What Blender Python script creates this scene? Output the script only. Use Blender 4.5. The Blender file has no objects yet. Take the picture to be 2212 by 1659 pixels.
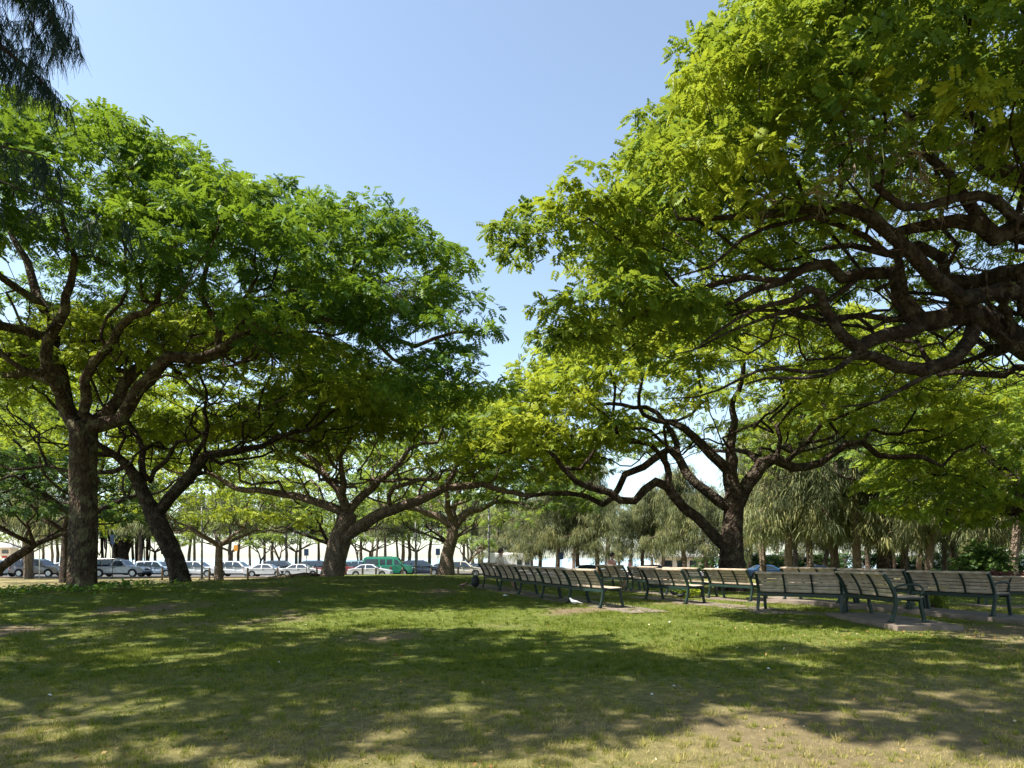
import bpy, bmesh, math, random
import numpy as np
from mathutils import Vector, Matrix

SC = bpy.context.scene
COL = SC.collection
F = 1475.0          # focal length in pixels of a 2212 px wide view (24 mm lens)
CX, HZ, CAMH = 1106.0, 1205.0, 1.5
PI = math.pi

def P(x, y, D):
    return np.array([(x-CX)/F*D, D, CAMH+(HZ-y)/F*D])

# ------------------------------------------------------------------ terrain
_TP = np.array([
 (0,-30,0),(-20,-20,0),(20,-20,0),(0,-8,0),(0,0,0),(-8,0,0),(8,0,0),(0,5,0),(-5,5,0),(5,5,0),(-12,5,0),(12,5,0),
 (0,9,.10),(6,9,.10),(-6,9,.08),(12,9,.08),(-13,9,0),(-9,12.5,.10),(-13,14,.12),(-18,16,.1),
 (7,12.2,.33),(2.1,15.9,.40),(-.9,23.7,.37),(4.5,17.6,.32),(6.7,18.8,.25),(9.8,13.9,.24),(14.5,20,0),(18,16,0),(16,12,.05),
 (9,27,.18),(-12.6,20,.85),(-12.1,25,.9),(-8.5,32,.78),(-4.3,45,.44),(3,32,.36),(5,45,.1),(15,45,-.1),(25,30,-.1),
 (-14.8,20.6,.45),(-18,25,.0),(-22,32,-.35),(-15,36,.0),(-17,28,.1),(-3,14,.35),(-6,20,.62),(-4,28,.62),(-1,12,.22),(-6,15,.38),
 (-30,20,-.1),(-30,35,-.4),(30,20,-.1),(-9,40,.5),(0,50,.1),(-20,50,-.45),(-40,50,-.4),(35,50,-.2),(-45,20,-.2),(45,20,-.2)], float)
def zt(X, Y):
    X = np.asarray(X, float); Y = np.asarray(Y, float)
    sh = X.shape; x = X.ravel(); y = Y.ravel(); out = np.empty_like(x)
    for s in range(0, len(x), 20000):
        xs = x[s:s+20000, None]; ys = y[s:s+20000, None]
        d2 = (xs-_TP[:,0])**2+(ys-_TP[:,1])**2
        sg = 2*(3.0+0.035*np.maximum(ys,0))**2
        e = -(d2-d2.min(1, keepdims=True))/sg
        w = np.exp(np.maximum(e, -60))
        out[s:s+20000] = (w*_TP[:,2]).sum(1)/w.sum(1)
    t = np.clip((y-50)/9, 0, 1); t = t*t*(3-2*t)
    out = out*(1-t)+(-.40)*t
    return out.reshape(sh)
def z1(x, y): return float(zt(np.array([x]), np.array([y]))[0])

# ------------------------------------------------------------------ noise
def _h(ix, iy, seed):
    n = (ix.astype(np.int64)*374761393+iy.astype(np.int64)*668265263+seed*1274126177) & 0x7fffffff
    n = ((n ^ (n >> 13))*1103515245+12345) & 0x7fffffff
    return ((n ^ (n >> 16)) & 0xffff)/65535.0
def vnoise(x, y, seed=0):
    ix = np.floor(x); iy = np.floor(y); fx = x-ix; fy = y-iy
    fx = fx*fx*(3-2*fx); fy = fy*fy*(3-2*fy)
    a = _h(ix,iy,seed); b = _h(ix+1,iy,seed); c = _h(ix,iy+1,seed); d = _h(ix+1,iy+1,seed)
    return (a*(1-fx)+b*fx)*(1-fy)+(c*(1-fx)+d*fx)*fy
def fbm(x, y, seed=0, o=4):
    s = 0; a = .5; t = 0
    for k in range(o):
        s = s+a*vnoise(x*2**k, y*2**k, seed+k*17); t += a; a *= .5
    return s/t

# ------------------------------------------------------------------ objects
def tag(o, label=None, cat=None, group=None, kind=None):
    if label: o['label'] = label
    if cat: o['category'] = cat
    if group: o['group'] = group
    if kind: o['kind'] = kind
    return o
def empty(name, loc=(0,0,0), rz=0.0):
    o = bpy.data.objects.new(name, None); COL.objects.link(o)
    o.location = tuple(float(v) for v in loc); o.rotation_euler = (0,0,rz); o.empty_display_size = .2
    return o
def link(name, me, mats=None, parent=None, smooth=False):
    if mats is not None:
        for m in (mats if isinstance(mats, (list, tuple)) else [mats]): me.materials.append(m)
    if smooth: me.polygons.foreach_set('use_smooth', [True]*len(me.polygons))
    o = bpy.data.objects.new(name, me); COL.objects.link(o)
    if parent is not None: o.parent = parent
    return o
def np_mesh(name, V, Fc, attrs=None, smooth=False):
    V = np.asarray(V, np.float32); Fc = np.asarray(Fc, np.int32)
    me = bpy.data.meshes.new(name); k = Fc.shape[1]
    me.vertices.add(len(V)); me.vertices.foreach_set('co', V.ravel())
    me.loops.add(Fc.size); me.loops.foreach_set('vertex_index', Fc.ravel())
    me.polygons.add(len(Fc)); me.polygons.foreach_set('loop_start', np.arange(0, Fc.size, k, dtype=np.int32))
    me.polygons.foreach_set('loop_total', np.full(len(Fc), k, np.int32))
    if smooth: me.polygons.foreach_set('use_smooth', np.ones(len(Fc), bool))
    for a, v in (attrs or {}).items():
        at = me.attributes.new(a, 'FLOAT', 'POINT'); at.data.foreach_set('value', np.asarray(v, np.float32))
    me.update(calc_edges=True)
    return me
def copy_tree(o, parent=None):
    c = o.copy(); COL.objects.link(c)
    if parent is not None: c.parent = parent
    for ch in list(o.children): copy_tree(ch, c)
    return c

class MB:
    """collects simple solids into one mesh"""
    def __init__(s): s.v = []; s.f = []
    def add(s, vs, fs):
        n = len(s.v); s.v += [tuple(map(float, v)) for v in vs]; s.f += [tuple(i+n for i in f) for f in fs]; return s
    def box(s, c, d, rz=0, rx=0, ry=0):
        M = Matrix.Rotation(rz,3,'Z') @ Matrix.Rotation(ry,3,'Y') @ Matrix.Rotation(rx,3,'X')
        vs = []
        for i in (-1,1):
            for j in (-1,1):
                for k in (-1,1):
                    w = M @ Vector((i*d[0]/2, j*d[1]/2, k*d[2]/2)); vs.append((w.x+c[0], w.y+c[1], w.z+c[2]))
        return s.add(vs, [(0,1,3,2),(4,6,7,5),(0,4,5,1),(2,3,7,6),(0,2,6,4),(1,5,7,3)])
    def tube(s, pts, rad, n=8, cap=True):
        pts = [Vector(p) for p in pts]
        if not hasattr(rad, '__len__'): rad = [rad]*len(pts)
        N = None; vs = []; m = len(pts)
        for i, p in enumerate(pts):
            t = (pts[min(i+1,m-1)]-pts[max(i-1,0)]).normalized()
            if N is None:
                N = t.cross(Vector((0,0,1)))
                if N.length < .05: N = t.cross(Vector((0,1,0)))
            N = (N-t*N.dot(t)).normalized(); B = t.cross(N)
            for k in range(n):
                a = 2*PI*k/n; vs.append(p+(N*math.cos(a)+B*math.sin(a))*rad[i])
        fs = [(i*n+k, i*n+(k+1)%n, (i+1)*n+(k+1)%n, (i+1)*n+k) for i in range(m-1) for k in range(n)]
        if cap: fs += [tuple(range(n))[::-1], tuple(range((m-1)*n, m*n))]
        return s.add(vs, fs)
    def ball(s, c, r, n=10, m=7):
        r = r if hasattr(r, '__len__') else (r,r,r); vs = []
        for i in range(1, m):
            a = PI*i/m
            for k in range(n):
                b = 2*PI*k/n; vs.append((c[0]+r[0]*math.sin(a)*math.cos(b), c[1]+r[1]*math.sin(a)*math.sin(b), c[2]+r[2]*math.cos(a)))
        t = len(vs); vs += [(c[0],c[1],c[2]+r[2]), (c[0],c[1],c[2]-r[2])]
        fs = [(i*n+k, (i+1)*n+k, (i+1)*n+(k+1)%n, i*n+(k+1)%n) for i in range(m-2) for k in range(n)]
        fs += [(t, k, (k+1)%n) for k in range(n)]+[(t+1, (m-2)*n+(k+1)%n, (m-2)*n+k) for k in range(n)]
        return s.add(vs, fs)
    def prism(s, prof, y0, y1, ins=None):
        """outline in x,z extruded along y; ins = inset per point"""
        n = len(prof); ins = ins or [0]*n
        vs = [(p[0], y0+q, p[1]) for p, q in zip(prof, ins)]+[(p[0], y1-q, p[1]) for p, q in zip(prof, ins)]
        return s.add(vs, [tuple(range(n)), tuple(range(2*n-1, n-1, -1))]+[(i, i+n, (i+1)%n+n, (i+1)%n) for i in range(n)])
    def mesh(s, name):
        me = bpy.data.meshes.new(name); me.from_pydata(s.v, [], s.f); me.update(); return me
    def build(s, name, mat, parent=None, smooth=False, bevel=0, seg=2):
        o = link(name, s.mesh(name), mat, parent, smooth)
        if bevel:
            b = o.modifiers.new('bevel', 'BEVEL'); b.width = bevel; b.segments = seg; b.limit_method = 'ANGLE'; b.angle_limit = .6
        return o

# ------------------------------------------------------------------ materials
def nodes(name):
    m = bpy.data.materials.new(name); m.use_nodes = True
    nt = m.node_tree; nt.nodes.clear()
    out = nt.nodes.new('ShaderNodeOutputMaterial'); return m, nt, out
def N(nt, t, **kw):
    n = nt.nodes.new(t)
    for k, v in kw.items():
        if k.startswith('i_'):
            n.inputs[k[2:].replace('_', ' ')].default_value = v
        else: setattr(n, k, v)
    return n
def ramp(nt, fac, stops, interp='LINEAR'):
    r = nt.nodes.new('ShaderNodeValToRGB'); r.color_ramp.interpolation = interp
    e = r.color_ramp.elements
    while len(e) < len(stops): e.new(.5)
    for q, (p, c) in zip(e, stops): q.position = p; q.color = (*c, 1)
    nt.links.new(fac, r.inputs[0]); return r
def simple(name, col, rough=.6, metal=0, var=.25, scale=6, bump=0, spec=.4, coat=0):
    m, nt, out = nodes(name)
    b = N(nt, 'ShaderNodeBsdfPrincipled'); L = nt.links.new
    tc = N(nt, 'ShaderNodeTexCoord'); nz = N(nt, 'ShaderNodeTexNoise'); nz.inputs['Scale'].default_value = scale; nz.inputs['Detail'].default_value = 5
    L(tc.outputs['Object'], nz.inputs['Vector'])
    d = tuple(max(0, c*(1-var)) for c in col); u = tuple(min(1, c*(1+var)) for c in col)
    r = ramp(nt, nz.outputs['Fac'], [(.3, d), (.7, u)])
    L(r.outputs[0], b.inputs['Base Color']); b.inputs['Roughness'].default_value = rough; b.inputs['Metallic'].default_value = metal
    b.inputs['Specular IOR Level'].default_value = spec; b.inputs['Coat Weight'].default_value = coat
    if bump:
        bp = N(nt, 'ShaderNodeBump'); bp.inputs['Strength'].default_value = bump; bp.inputs['Distance'].default_value = .02
        L(nz.outputs['Fac'], bp.inputs['Height']); L(bp.outputs[0], b.inputs['Normal'])
    L(b.outputs[0], out.inputs[0]); return m

def leaf_mat(name, dark, mid, light, trans, tw=.45, rough=.58):
    m, nt, out = nodes(name); L = nt.links.new
    at = N(nt, 'ShaderNodeAttribute', attribute_name='tint')
    r = ramp(nt, at.outputs['Fac'], [(0, dark), (.5, mid), (1, light)])
    hs = N(nt, 'ShaderNodeMix', data_type='RGBA', blend_type='MIX'); hs.inputs[0].default_value = .6
    L(r.outputs[0], hs.inputs[6]); hs.inputs[7].default_value = (*trans, 1)
    b = N(nt, 'ShaderNodeBsdfPrincipled'); b.inputs['Roughness'].default_value = rough; b.inputs['Specular IOR Level'].default_value = .18
    L(r.outputs[0], b.inputs['Base Color'])
    t = N(nt, 'ShaderNodeBsdfTranslucent'); L(hs.outputs[2], t.inputs[0])
    mx = N(nt, 'ShaderNodeMixShader'); mx.inputs[0].default_value = tw
    L(b.outputs[0], mx.inputs[1]); L(t.outputs[0], mx.inputs[2]); L(mx.outputs[0], out.inputs[0])
    return m
def bark_mat(name, dark, light, moss=None, scale=5):
    m, nt, out = nodes(name); L = nt.links.new
    tc = N(nt, 'ShaderNodeTexCoord'); mp = N(nt, 'ShaderNodeMapping'); mp.inputs['Scale'].default_value = (1,1,.6)
    L(tc.outputs['Object'], mp.inputs[0])
    n1 = N(nt, 'ShaderNodeTexNoise'); n1.inputs['Scale'].default_value = scale; n1.inputs['Detail'].default_value = 8; n1.inputs['Roughness'].default_value = .7
    L(mp.outputs[0], n1.inputs['Vector'])
    n2 = N(nt, 'ShaderNodeTexNoise'); n2.inputs['Scale'].default_value = 4.5; n2.inputs['Detail'].default_value = 4
    L(tc.outputs['Object'], n2.inputs['Vector'])
    vo = N(nt, 'ShaderNodeTexVoronoi'); vo.inputs['Scale'].default_value = scale*3; L(mp.outputs[0], vo.inputs['Vector'])
    r = ramp(nt, n1.outputs['Fac'], [(.32, dark), (.68, light)])
    col = r.outputs[0]
    if moss:
        rm = ramp(nt, n2.outputs['Fac'], [(.50, (0,0,0)), (.60, (.8,.8,.8))])
        mx = N(nt, 'ShaderNodeMix', data_type='RGBA'); L(rm.outputs[0], mx.inputs[0]); L(col, mx.inputs[6]); mx.inputs[7].default_value = (*moss, 1); col = mx.outputs[2]
    b = N(nt, 'ShaderNodeBsdfPrincipled'); b.inputs['Roughness'].default_value = .9; b.inputs['Specular IOR Level'].default_value = .15
    L(col, b.inputs['Base Color'])
    ad = N(nt, 'ShaderNodeMath', operation='ADD'); L(n1.outputs['Fac'], ad.inputs[0]); L(vo.outputs['Distance'], ad.inputs[1])
    bp = N(nt, 'ShaderNodeBump'); bp.inputs['Strength'].default_value = 1.0; bp.inputs['Distance'].default_value = .10
    L(ad.outputs[0], bp.inputs['Height']); L(bp.outputs[0], b.inputs['Normal']); L(b.outputs[0], out.inputs[0])
    return m
# ================================================================== trees
def wob(p, A, seed, z0=3.0, lam=2.2):
    """smooth vector field that makes limbs gnarled; fades out towards the trunk foot"""
    p = np.atleast_2d(p); k = 2*PI/lam; s = seed*1.7
    w = np.clip((p[:,2]-z0)/2.5, 0, 1)[:,None]*A
    x, y, z = p.T
    d = np.stack([np.sin(k*y*.9+1.3*s)+.6*np.sin(k*z*1.3+x*k*.6+s), np.sin(k*x*.8+2.1*s)+.6*np.sin(k*z*1.1-y*k*.5+2*s),
                  .8*np.sin(k*x*.7+k*y*.6+s)+.5*np.sin(k*(x-y)*1.2+3*s)], 1)
    return p+d*w

def shell(rng, domes, rmin, keep_in=.25, thick=1.0, zj=.7, cut=.02):
    """clump centres spread over the upper shells of the domes (cx,cy,zb,rx,ry,rise)"""
    out = []
    for di, (cx,cy,zb,rx,ry,rise) in enumerate(domes):
        area = 2*PI*((((rx*ry)**1.6+(rx*rise)**1.6+(ry*rise)**1.6)/3)**(1/1.6))
        n = int(area/(rmin*rmin)*5)
        v = rng.normal(size=(n,3)); v /= np.linalg.norm(v, axis=1)[:,None]; v[:,2] = np.abs(v[:,2])
        # flatten the sides a little: fewer clumps hanging straight below the rim
        v = v[v[:,2] > cut]
        q = np.stack([cx+v[:,0]*rx, cy+v[:,1]*ry, zb+v[:,2]*rise], 1)
        q[:,2] += (fbm(q[:,0]*.35+9*di, q[:,1]*.35, 5+di)-.5)*2*zj
        q -= (np.stack([v[:,0], v[:,1], v[:,2]],1))*(rng.random((len(q),1))**2)*thick
        ok = np.ones(len(q), bool)
        for dj, (a,b,c,d,e,f) in enumerate(domes):
            if dj == di: continue
            r2 = ((q[:,0]-a)/d)**2+((q[:,1]-b)/e)**2+((q[:,2]-c)/f)**2
            inside = (q[:,2] > c-.3) & (r2 < (1-1.3/max(d,2))**2)
            ok &= ~(inside & (rng.random(len(q)) > keep_in))
        out.append(q[ok])
    q = np.concatenate(out); rng.shuffle(q)
    sel = np.empty((0,3))
    grid = {}
    res = []
    for p in q:                                           # dart throwing on a hash grid
        k = (int(p[0]//rmin), int(p[1]//rmin), int(p[2]//rmin)); good = True
        for i in (-1,0,1):
            for j in (-1,0,1):
                for l in (-1,0,1):
                    for o in grid.get((k[0]+i,k[1]+j,k[2]+l), ()):
                        if (o[0]-p[0])**2+(o[1]-p[1])**2+((o[2]-p[2])*1.3)**2 < rmin*rmin: good = False; break
                    if not good: break
                if not good: break
            if not good: break
        if good: grid.setdefault(k, []).append(p); res.append(p)
    return np.array(res)

def skeleton(limbs, targets, bf=.35, fork_z=None):
    """limbs: chains of (x,y,z,r); returns pos, parent, minimum radius, index of target nodes"""
    pos = []; par = []; rmin = []; can = []
    for li, ch in enumerate(limbs):
        prev = -1
        if li > 0:
            a = np.array(pos); d = np.linalg.norm(a-np.array(ch[0][:3]), axis=1); prev = int(d.argmin())
            if d[prev] < .05: ch = ch[1:]
        raw = ([(*pos[prev], min(rmin[prev], ch[0][3]*1.5))] if prev >= 0 else [])+[tuple(c) for c in ch]
        Q = np.array(raw, float); sm = [tuple(Q[0])] if prev < 0 else []
        if len(Q) > 1:
            ex = np.vstack([2*Q[0]-Q[1], Q, 2*Q[-1]-Q[-2]])
            for k in range(len(Q)-1):
                a, b, c, d = ex[k:k+4]; m_ = max(1, int(np.linalg.norm((c-b)[:3])/.45))
                for q in range(1, m_+1):
                    t = q/m_; v = .5*((2*b)+(-a+c)*t+(2*a-5*b+4*c-d)*t*t+(-a+3*b-3*c+d)*t**3); v[3] = b[3]*(1-t)+c[3]*t; sm.append(tuple(v))
        for x, y, z, r in sm:
            if prev >= 0:
                L = math.dist(pos[prev], (x,y,z)); n = max(1, int(L/.7))
                if li > 0 and len(pos) and prev >= 0 and n > 1 or n > 1:
                    p0 = np.array(pos[prev]); r0 = min(rmin[prev], r*1.6) if li > 0 else rmin[prev]
                    for k in range(1, n):
                        t = k/n; q = p0*(1-t)+np.array((x,y,z))*t
                        pos.append(tuple(q)); par.append(prev); rmin.append(r0*(1-t)+r*t); can.append(li > 0); prev = len(pos)-1
            pos.append((x,y,z)); par.append(prev); rmin.append(r); can.append(li > 0 or (fork_z is not None and z >= fork_z-.01)); prev = len(pos)-1
    n0 = len(pos); nt = len(targets)
    Ps = np.zeros((n0+nt, 3)); Ps[:n0] = pos; pl = np.zeros(n0+nt)
    for i in range(n0):
        if par[i] >= 0: pl[i] = pl[par[i]]+np.linalg.norm(Ps[i]-Ps[par[i]])
    best = np.full(nt, np.inf); arg = np.zeros(nt, int)
    for i in range(n0):
        if not can[i]: continue
        c = np.linalg.norm(targets-Ps[i], axis=1)+bf*pl[i]
        b = c < best; best[b] = c[b]; arg[b] = i
    free = np.ones(nt, bool); idx = np.full(nt, -1); m = n0
    par = par+[0]*nt; rmin = rmin+[0.0]*nt
    for _ in range(nt):
        i = int(np.where(free, best, np.inf).argmin())
        free[i] = False; Ps[m] = targets[i]; par[m] = int(arg[i]); pl[m] = pl[arg[i]]+np.linalg.norm(Ps[m]-Ps[arg[i]]); idx[i] = m
        c = np.linalg.norm(targets-Ps[m], axis=1)+bf*pl[m]
        b = free & (c < best); best[b] = c[b]; arg[b] = m
        m += 1
    return Ps, par, rmin, idx, n0

def wood_mesh(name, Ps, par, rmin, n0, rtip, rroot, wob_fn, minr=0.0):
    n = len(Ps); ch = [[] for _ in range(n)]
    for i in range(n):
        if par[i] >= 0: ch[par[i]].append(i)
    tips = np.zeros(n)
    for i in range(n-1, -1, -1):
        tips[i] = max(1, sum(tips[c] for c in ch[i]))
    # parents always precede children except nothing: safe reversed order
    e = math.log(max(tips[0], 3))/math.log(rroot/rtip); e = min(max(e, 1.5), 3.2)
    r = rtip*tips**(1/e)
    r = np.minimum(r, rroot)
    for i in range(n0): r[i] = max(min(r[i], rmin[i]*1.25), rmin[i]*.8)
    for i in range(n):
        if par[i] >= 0: r[i] = min(r[i], r[par[i]])
    VV = []; FF = []; off = 0
    starts = [(0, -1)]
    while starts:
        s, p = starts.pop(); chain = ([p] if p >= 0 else [])+[s]; cur = s
        while ch[cur]:
            cs = sorted(ch[cur], key=lambda c: -(tips[c]+(1e5 if c < n0 else 0)*(1 if cur < n0 else 0)*rmin[c]))
            for c in cs[1:]: starts.append((c, cur))
            cur = cs[0]; chain.append(cur)
        rr = r[chain].copy()
        if p >= 0: rr[0] = min(rr[0], rr[1]*1.15)
        if rr[min(1,len(rr)-1)] < minr: continue
        pts = Ps[chain]
        if len(pts) < 2: continue
        # catmull-rom
        ext = np.vstack([2*pts[0]-pts[1], pts, 2*pts[-1]-pts[-2]]); cp = []; cr = []
        for k in range(len(pts)-1):
            L = np.linalg.norm(pts[k+1]-pts[k]); m = max(1, min(6, int(L/.38)))
            for q in range(m):
                t = q/m; a, b, c, d = ext[k:k+4]
                cp.append(.5*((2*b)+(-a+c)*t+(2*a-5*b+4*c-d)*t*t+(-a+3*b-3*c+d)*t**3)); cr.append(rr[k]*(1-t)+rr[k+1]*t)
        cp.append(pts[-1]); cr.append(rr[-1]*.6)
        cp = wob_fn(np.array(cp)); cr = np.array(cr); m = len(cp)
        R = cr[min(1,m-1)]; ns = 12 if R > .2 else 8 if R > .08 else 5 if R > .03 else 3
        T = np.gradient(cp, axis=0); T /= np.linalg.norm(T, axis=1)[:,None]+1e-9
        Nn = np.cross(T[0], (0,0,1.)); 
        if np.linalg.norm(Nn) < .1: Nn = np.cross(T[0], (0,1.,0))
        ang = np.arange(ns)*2*PI/ns; ca = np.cos(ang)[:,None]; sa = np.sin(ang)[:,None]
        V = np.empty((m, ns, 3))
        for k in range(m):
            Nn = Nn-T[k]*Nn.dot(T[k]); Nn /= np.linalg.norm(Nn)+1e-9; B = np.cross(T[k], Nn)
            rad = cr[k]
            if R > .15: rad = rad*(1+.10*np.sin(ang*3+k*.25)+.05*np.sin(ang*5-k*.4))[:,None]
            V[k] = cp[k]+(ca*Nn+sa*B)*rad
        a = (np.arange(m-1)[:,None]*ns+np.arange(ns)[None,:]); b = (np.arange(m-1)[:,None]*ns+(np.arange(ns)[None,:]+1)%ns)
        Fq = np.stack([a, b, b+ns, a+ns], -1).reshape(-1,4)+off
        VV.append(V.reshape(-1,3)); FF.append(Fq); off += m*ns
    return np_mesh(name, np.concatenate(VV), np.concatenate(FF), smooth=True)

def leaflets(K, L, w, droop=.25):
    """one compound leaf: K narrow leaflets along a rachis, local x = along, z = up"""
    q = []
    for i in range(K):
        s = -1 if i % 2 else 1; t = .12+.88*(i//2+.5)/(K//2)
        base = np.array([t*L, 0, -droop*L*t*t]); ll = L*.5*(1-.45*abs(t-.45))
        d = np.array([.55, s*.85, -.22-.25*t]); d = d/np.linalg.norm(d)
        side = np.cross(d, (0,0,1.)); side /= np.linalg.norm(side)
        q += [base, base+d*ll*.5+side*w*.5+(0,0,.01), base+d*ll, base+d*ll*.5-side*w*.5+(0,0,.01)]
    return np.array(q)

def foliage(rng, name, cen, rc, nspray, K, L, w, yellow=.5, flat=.42, droop=.25, ysel=None, tvar=.22, outward=None):
    """leaf sprays in flattened pads around every clump centre"""
    n = len(cen); cnt = rng.poisson(nspray*rng.uniform(.55, 1.4, n)); ci = np.repeat(np.arange(n), cnt); M = len(ci)
    a = rng.random(M)*2*PI; rho = np.sqrt(rng.random(M)); rcl = (rc*rng.uniform(.7, 1.25, n))[ci]
    ex = rng.uniform(.8,1.25,n)[ci]
    lump = 1+.28*np.sin(3*a+ci*1.7)+.18*np.sin(5*a+ci*.9); px = np.cos(a)*rho*rcl*ex*lump; py = np.sin(a)*rho*rcl/ex*lump
    pz = flat*rcl*(np.sqrt(np.clip(1-rho**2, 0, 1))-.35)*rng.choice([1,1,1,.45,.1], M)+rng.normal(0, .05, M)
    pos = cen[ci]+np.stack([px,py,pz],1)
    # frame: rachis points outward from the pad centre, drooping towards the rim
    h = a+rng.normal(0, 1.1, M); el = rng.normal(.15, .42, M)-.45*rho**2
    X = np.stack([np.cos(h)*np.cos(el), np.sin(h)*np.cos(el), np.sin(el)],1)
    up = np.stack([rng.normal(0,.5,M), rng.normal(0,.5,M), np.ones(M)],1)
    Yv = np.cross(up, X); Yv /= np.linalg.norm(Yv,axis=1)[:,None]; Z = np.cross(X, Yv)
    sc = rng.uniform(.7, 1.3, M)
    T = leaflets(K, L, w, droop)                                   # (4K,3)
    V = pos[:,None,:]+sc[:,None,None]*(T[None,:,0:1]*X[:,None,:]+T[None,:,1:2]*Yv[:,None,:]+T[None,:,2:3]*Z[:,None,:])
    ctint = np.clip(yellow+rng.normal(0, tvar, n), 0, 1)
    tint = np.clip(ctint[ci]+rng.normal(0, .14, M), 0, 1)
    tint = np.repeat(tint[:,None], 4*K, 1).ravel()
    V = V.reshape(-1,3); Fq = np.arange(len(V), dtype=np.int32).reshape(-1,4)
    return np_mesh(name, V, Fq, {'tint': tint})

def spread_tree(name, label, cat, limbs, domes, seed, group=None, rmin=.95, rc=.95, nspray=60, K=10, L=.34, w=.07, yellow=.5,
                rtip=.012, rroot=.45, leafm=None, barkm=None, A=.16, bf=.35, z0=3, fork_z=None, thick=1.0, zj=.7, tvar=.22, inner=.35, keep_in=.25, flat=.42, lam=2.2, minr=0.0, keep=1.0, cut=.10, vis=None, leafscale=1.0):
    rng = np.random.default_rng(seed); base = np.array(limbs[0][0][:3])
    cl = shell(rng, domes, rmin, keep_in, thick, zj, cut)
    if keep < 1: cl = cl[rng.random(len(cl)) < keep]
    fork = np.array(limbs[0][-1][:3])
    m = int(len(cl)*inner); k = rng.choice(len(cl), m); t = rng.uniform(.35, .93, (m,1))
    zb = np.median([d[2] for d in domes]); mid = fork+(cl[k]-fork)*t; low = np.minimum(cl[k,2], zb+.30*np.maximum(cl[k,2]-zb, 0))
    mid[:,2] = fork[2]+(low-fork[2])*(t[:,0]**.8)+rng.uniform(-.35, .35, m)
    tg = np.concatenate([mid, cl])
    Ps, par, rm, idx, n0 = skeleton(limbs, tg, bf, fork_z)
    fn = lambda p: wob(p, A, seed, z0, lam)
    root = empty(name, (base[0], base[1], base[2]+.3)); tag(root, label, cat, group)
    o = np.array(root.location)
    me = wood_mesh('trunk', Ps, par, rm, n0, rtip, rroot, fn, minr)
    co = np.empty(len(me.vertices)*3, np.float32); me.vertices.foreach_get('co', co); co = (co.reshape(-1,3)-o).ravel(); me.vertices.foreach_set('co', co)
    link('trunk', me, barkm, root)
    cc = fn(cl)-o
    fm = foliage(rng, 'crown', cc, rc, nspray, K, L, w, yellow, flat=flat, tvar=tvar)
    link('crown', fm, leafm, root); print('TREE', label[:30], len(cl), len(fm.polygons))
    return root

def ch(D0, *pts):
    """limb chain from (px, py, depth, radius)"""
    return [(*P(x, y, d), r) for x, y, d, r in pts]
# ================================================================== light, camera, sky
random.seed(4); np.random.seed(4)
cam = bpy.data.cameras.new('camera'); co = bpy.data.objects.new('camera', cam); COL.objects.link(co)
co.location = (0, 0, CAMH); co.rotation_euler = (PI/2, 0, 0)
cam.sensor_width = 36; cam.lens = 24; cam.shift_y = (HZ-829.5)/2212; cam.clip_end = 9000; cam.clip_start = .05
SC.camera = co
SUN_EL, SUN_AZ = math.radians(55), math.radians(257)       # azimuth clockwise from +Y
w = bpy.data.worlds.new('World'); SC.world = w; w.use_nodes = True
nt = w.node_tree; bg = nt.nodes['Background']; sk = nt.nodes.new('ShaderNodeTexSky'); sk.sky_type = 'NISHITA'
sk.sun_disc = False; sk.sun_elevation = SUN_EL; sk.sun_rotation = SUN_AZ; sk.altitude = 0; sk.air_density = 1.0; sk.dust_density = .7; sk.ozone_density = 1.2
tn = nt.nodes.new('ShaderNodeMix'); tn.data_type = 'RGBA'; tn.blend_type = 'MULTIPLY'; tn.inputs[0].default_value = 1; tn.inputs[7].default_value = (.92, 1.0, .99, 1)
nt.links.new(sk.outputs[0], tn.inputs[6]); hs_ = nt.nodes.new('ShaderNodeHueSaturation'); hs_.inputs['Saturation'].default_value = .82; nt.links.new(tn.outputs[2], hs_.inputs['Color']); nt.links.new(hs_.outputs[0], bg.inputs[0]); bg.inputs[1].default_value = .095
sl = bpy.data.lights.new('sun', 'SUN'); sl.energy = 5.0; sl.angle = math.radians(.53); sl.color = (1, .94, .84)
so = bpy.data.objects.new('sun', sl); COL.objects.link(so)
sv = Vector((math.sin(SUN_AZ)*math.cos(SUN_EL), math.cos(SUN_AZ)*math.cos(SUN_EL), math.sin(SUN_EL)))
so.rotation_euler = sv.to_track_quat('Z', 'Y').to_euler(); so.location = sv*60
SC.view_settings.view_transform = 'Standard'; SC.view_settings.look = 'None'; SC.view_settings.exposure = 1.62; SC.view_settings.gamma = 1
cy = SC.cycles; cy.max_bounces = 9; cy.diffuse_bounces = 5; cy.transmission_bounces = 8; cy.glossy_bounces = 2; cy.caustics_reflective = False; cy.caustics_refractive = False
cy.sample_clamp_indirect = 6

# ================================================================== materials
def rgb(*c): return tuple(c)
M = {}
M['leaf_green'] = leaf_mat('leaf_green', (.030,.085,.022), (.068,.150,.022), (.175,.26,.026), (.32,.46,.025), .27)
M['leaf_yellow'] = leaf_mat('leaf_yellow', (.045,.10,.020), (.11,.185,.018), (.27,.31,.026), (.40,.48,.035), .34)
M['twig'] = simple('dead_twig', (.26,.20,.15), .9, var=.25)
M['pod'] = simple('pod_green', (.30,.34,.14), .6, var=.2)
M['leaf_gold'] = leaf_mat('leaf_gold', (.07,.13,.020), (.15,.22,.022), (.32,.355,.035), (.50,.56,.04), .40)
M['leaf_far'] = leaf_mat('leaf_far', (.05,.10,.03), (.11,.175,.035), (.21,.25,.05), (.36,.45,.05), .45)
M['leaf_dark'] = leaf_mat('leaf_dark', (.015,.045,.018), (.035,.08,.02), (.08,.13,.03), (.14,.24,.03), .3)
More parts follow.
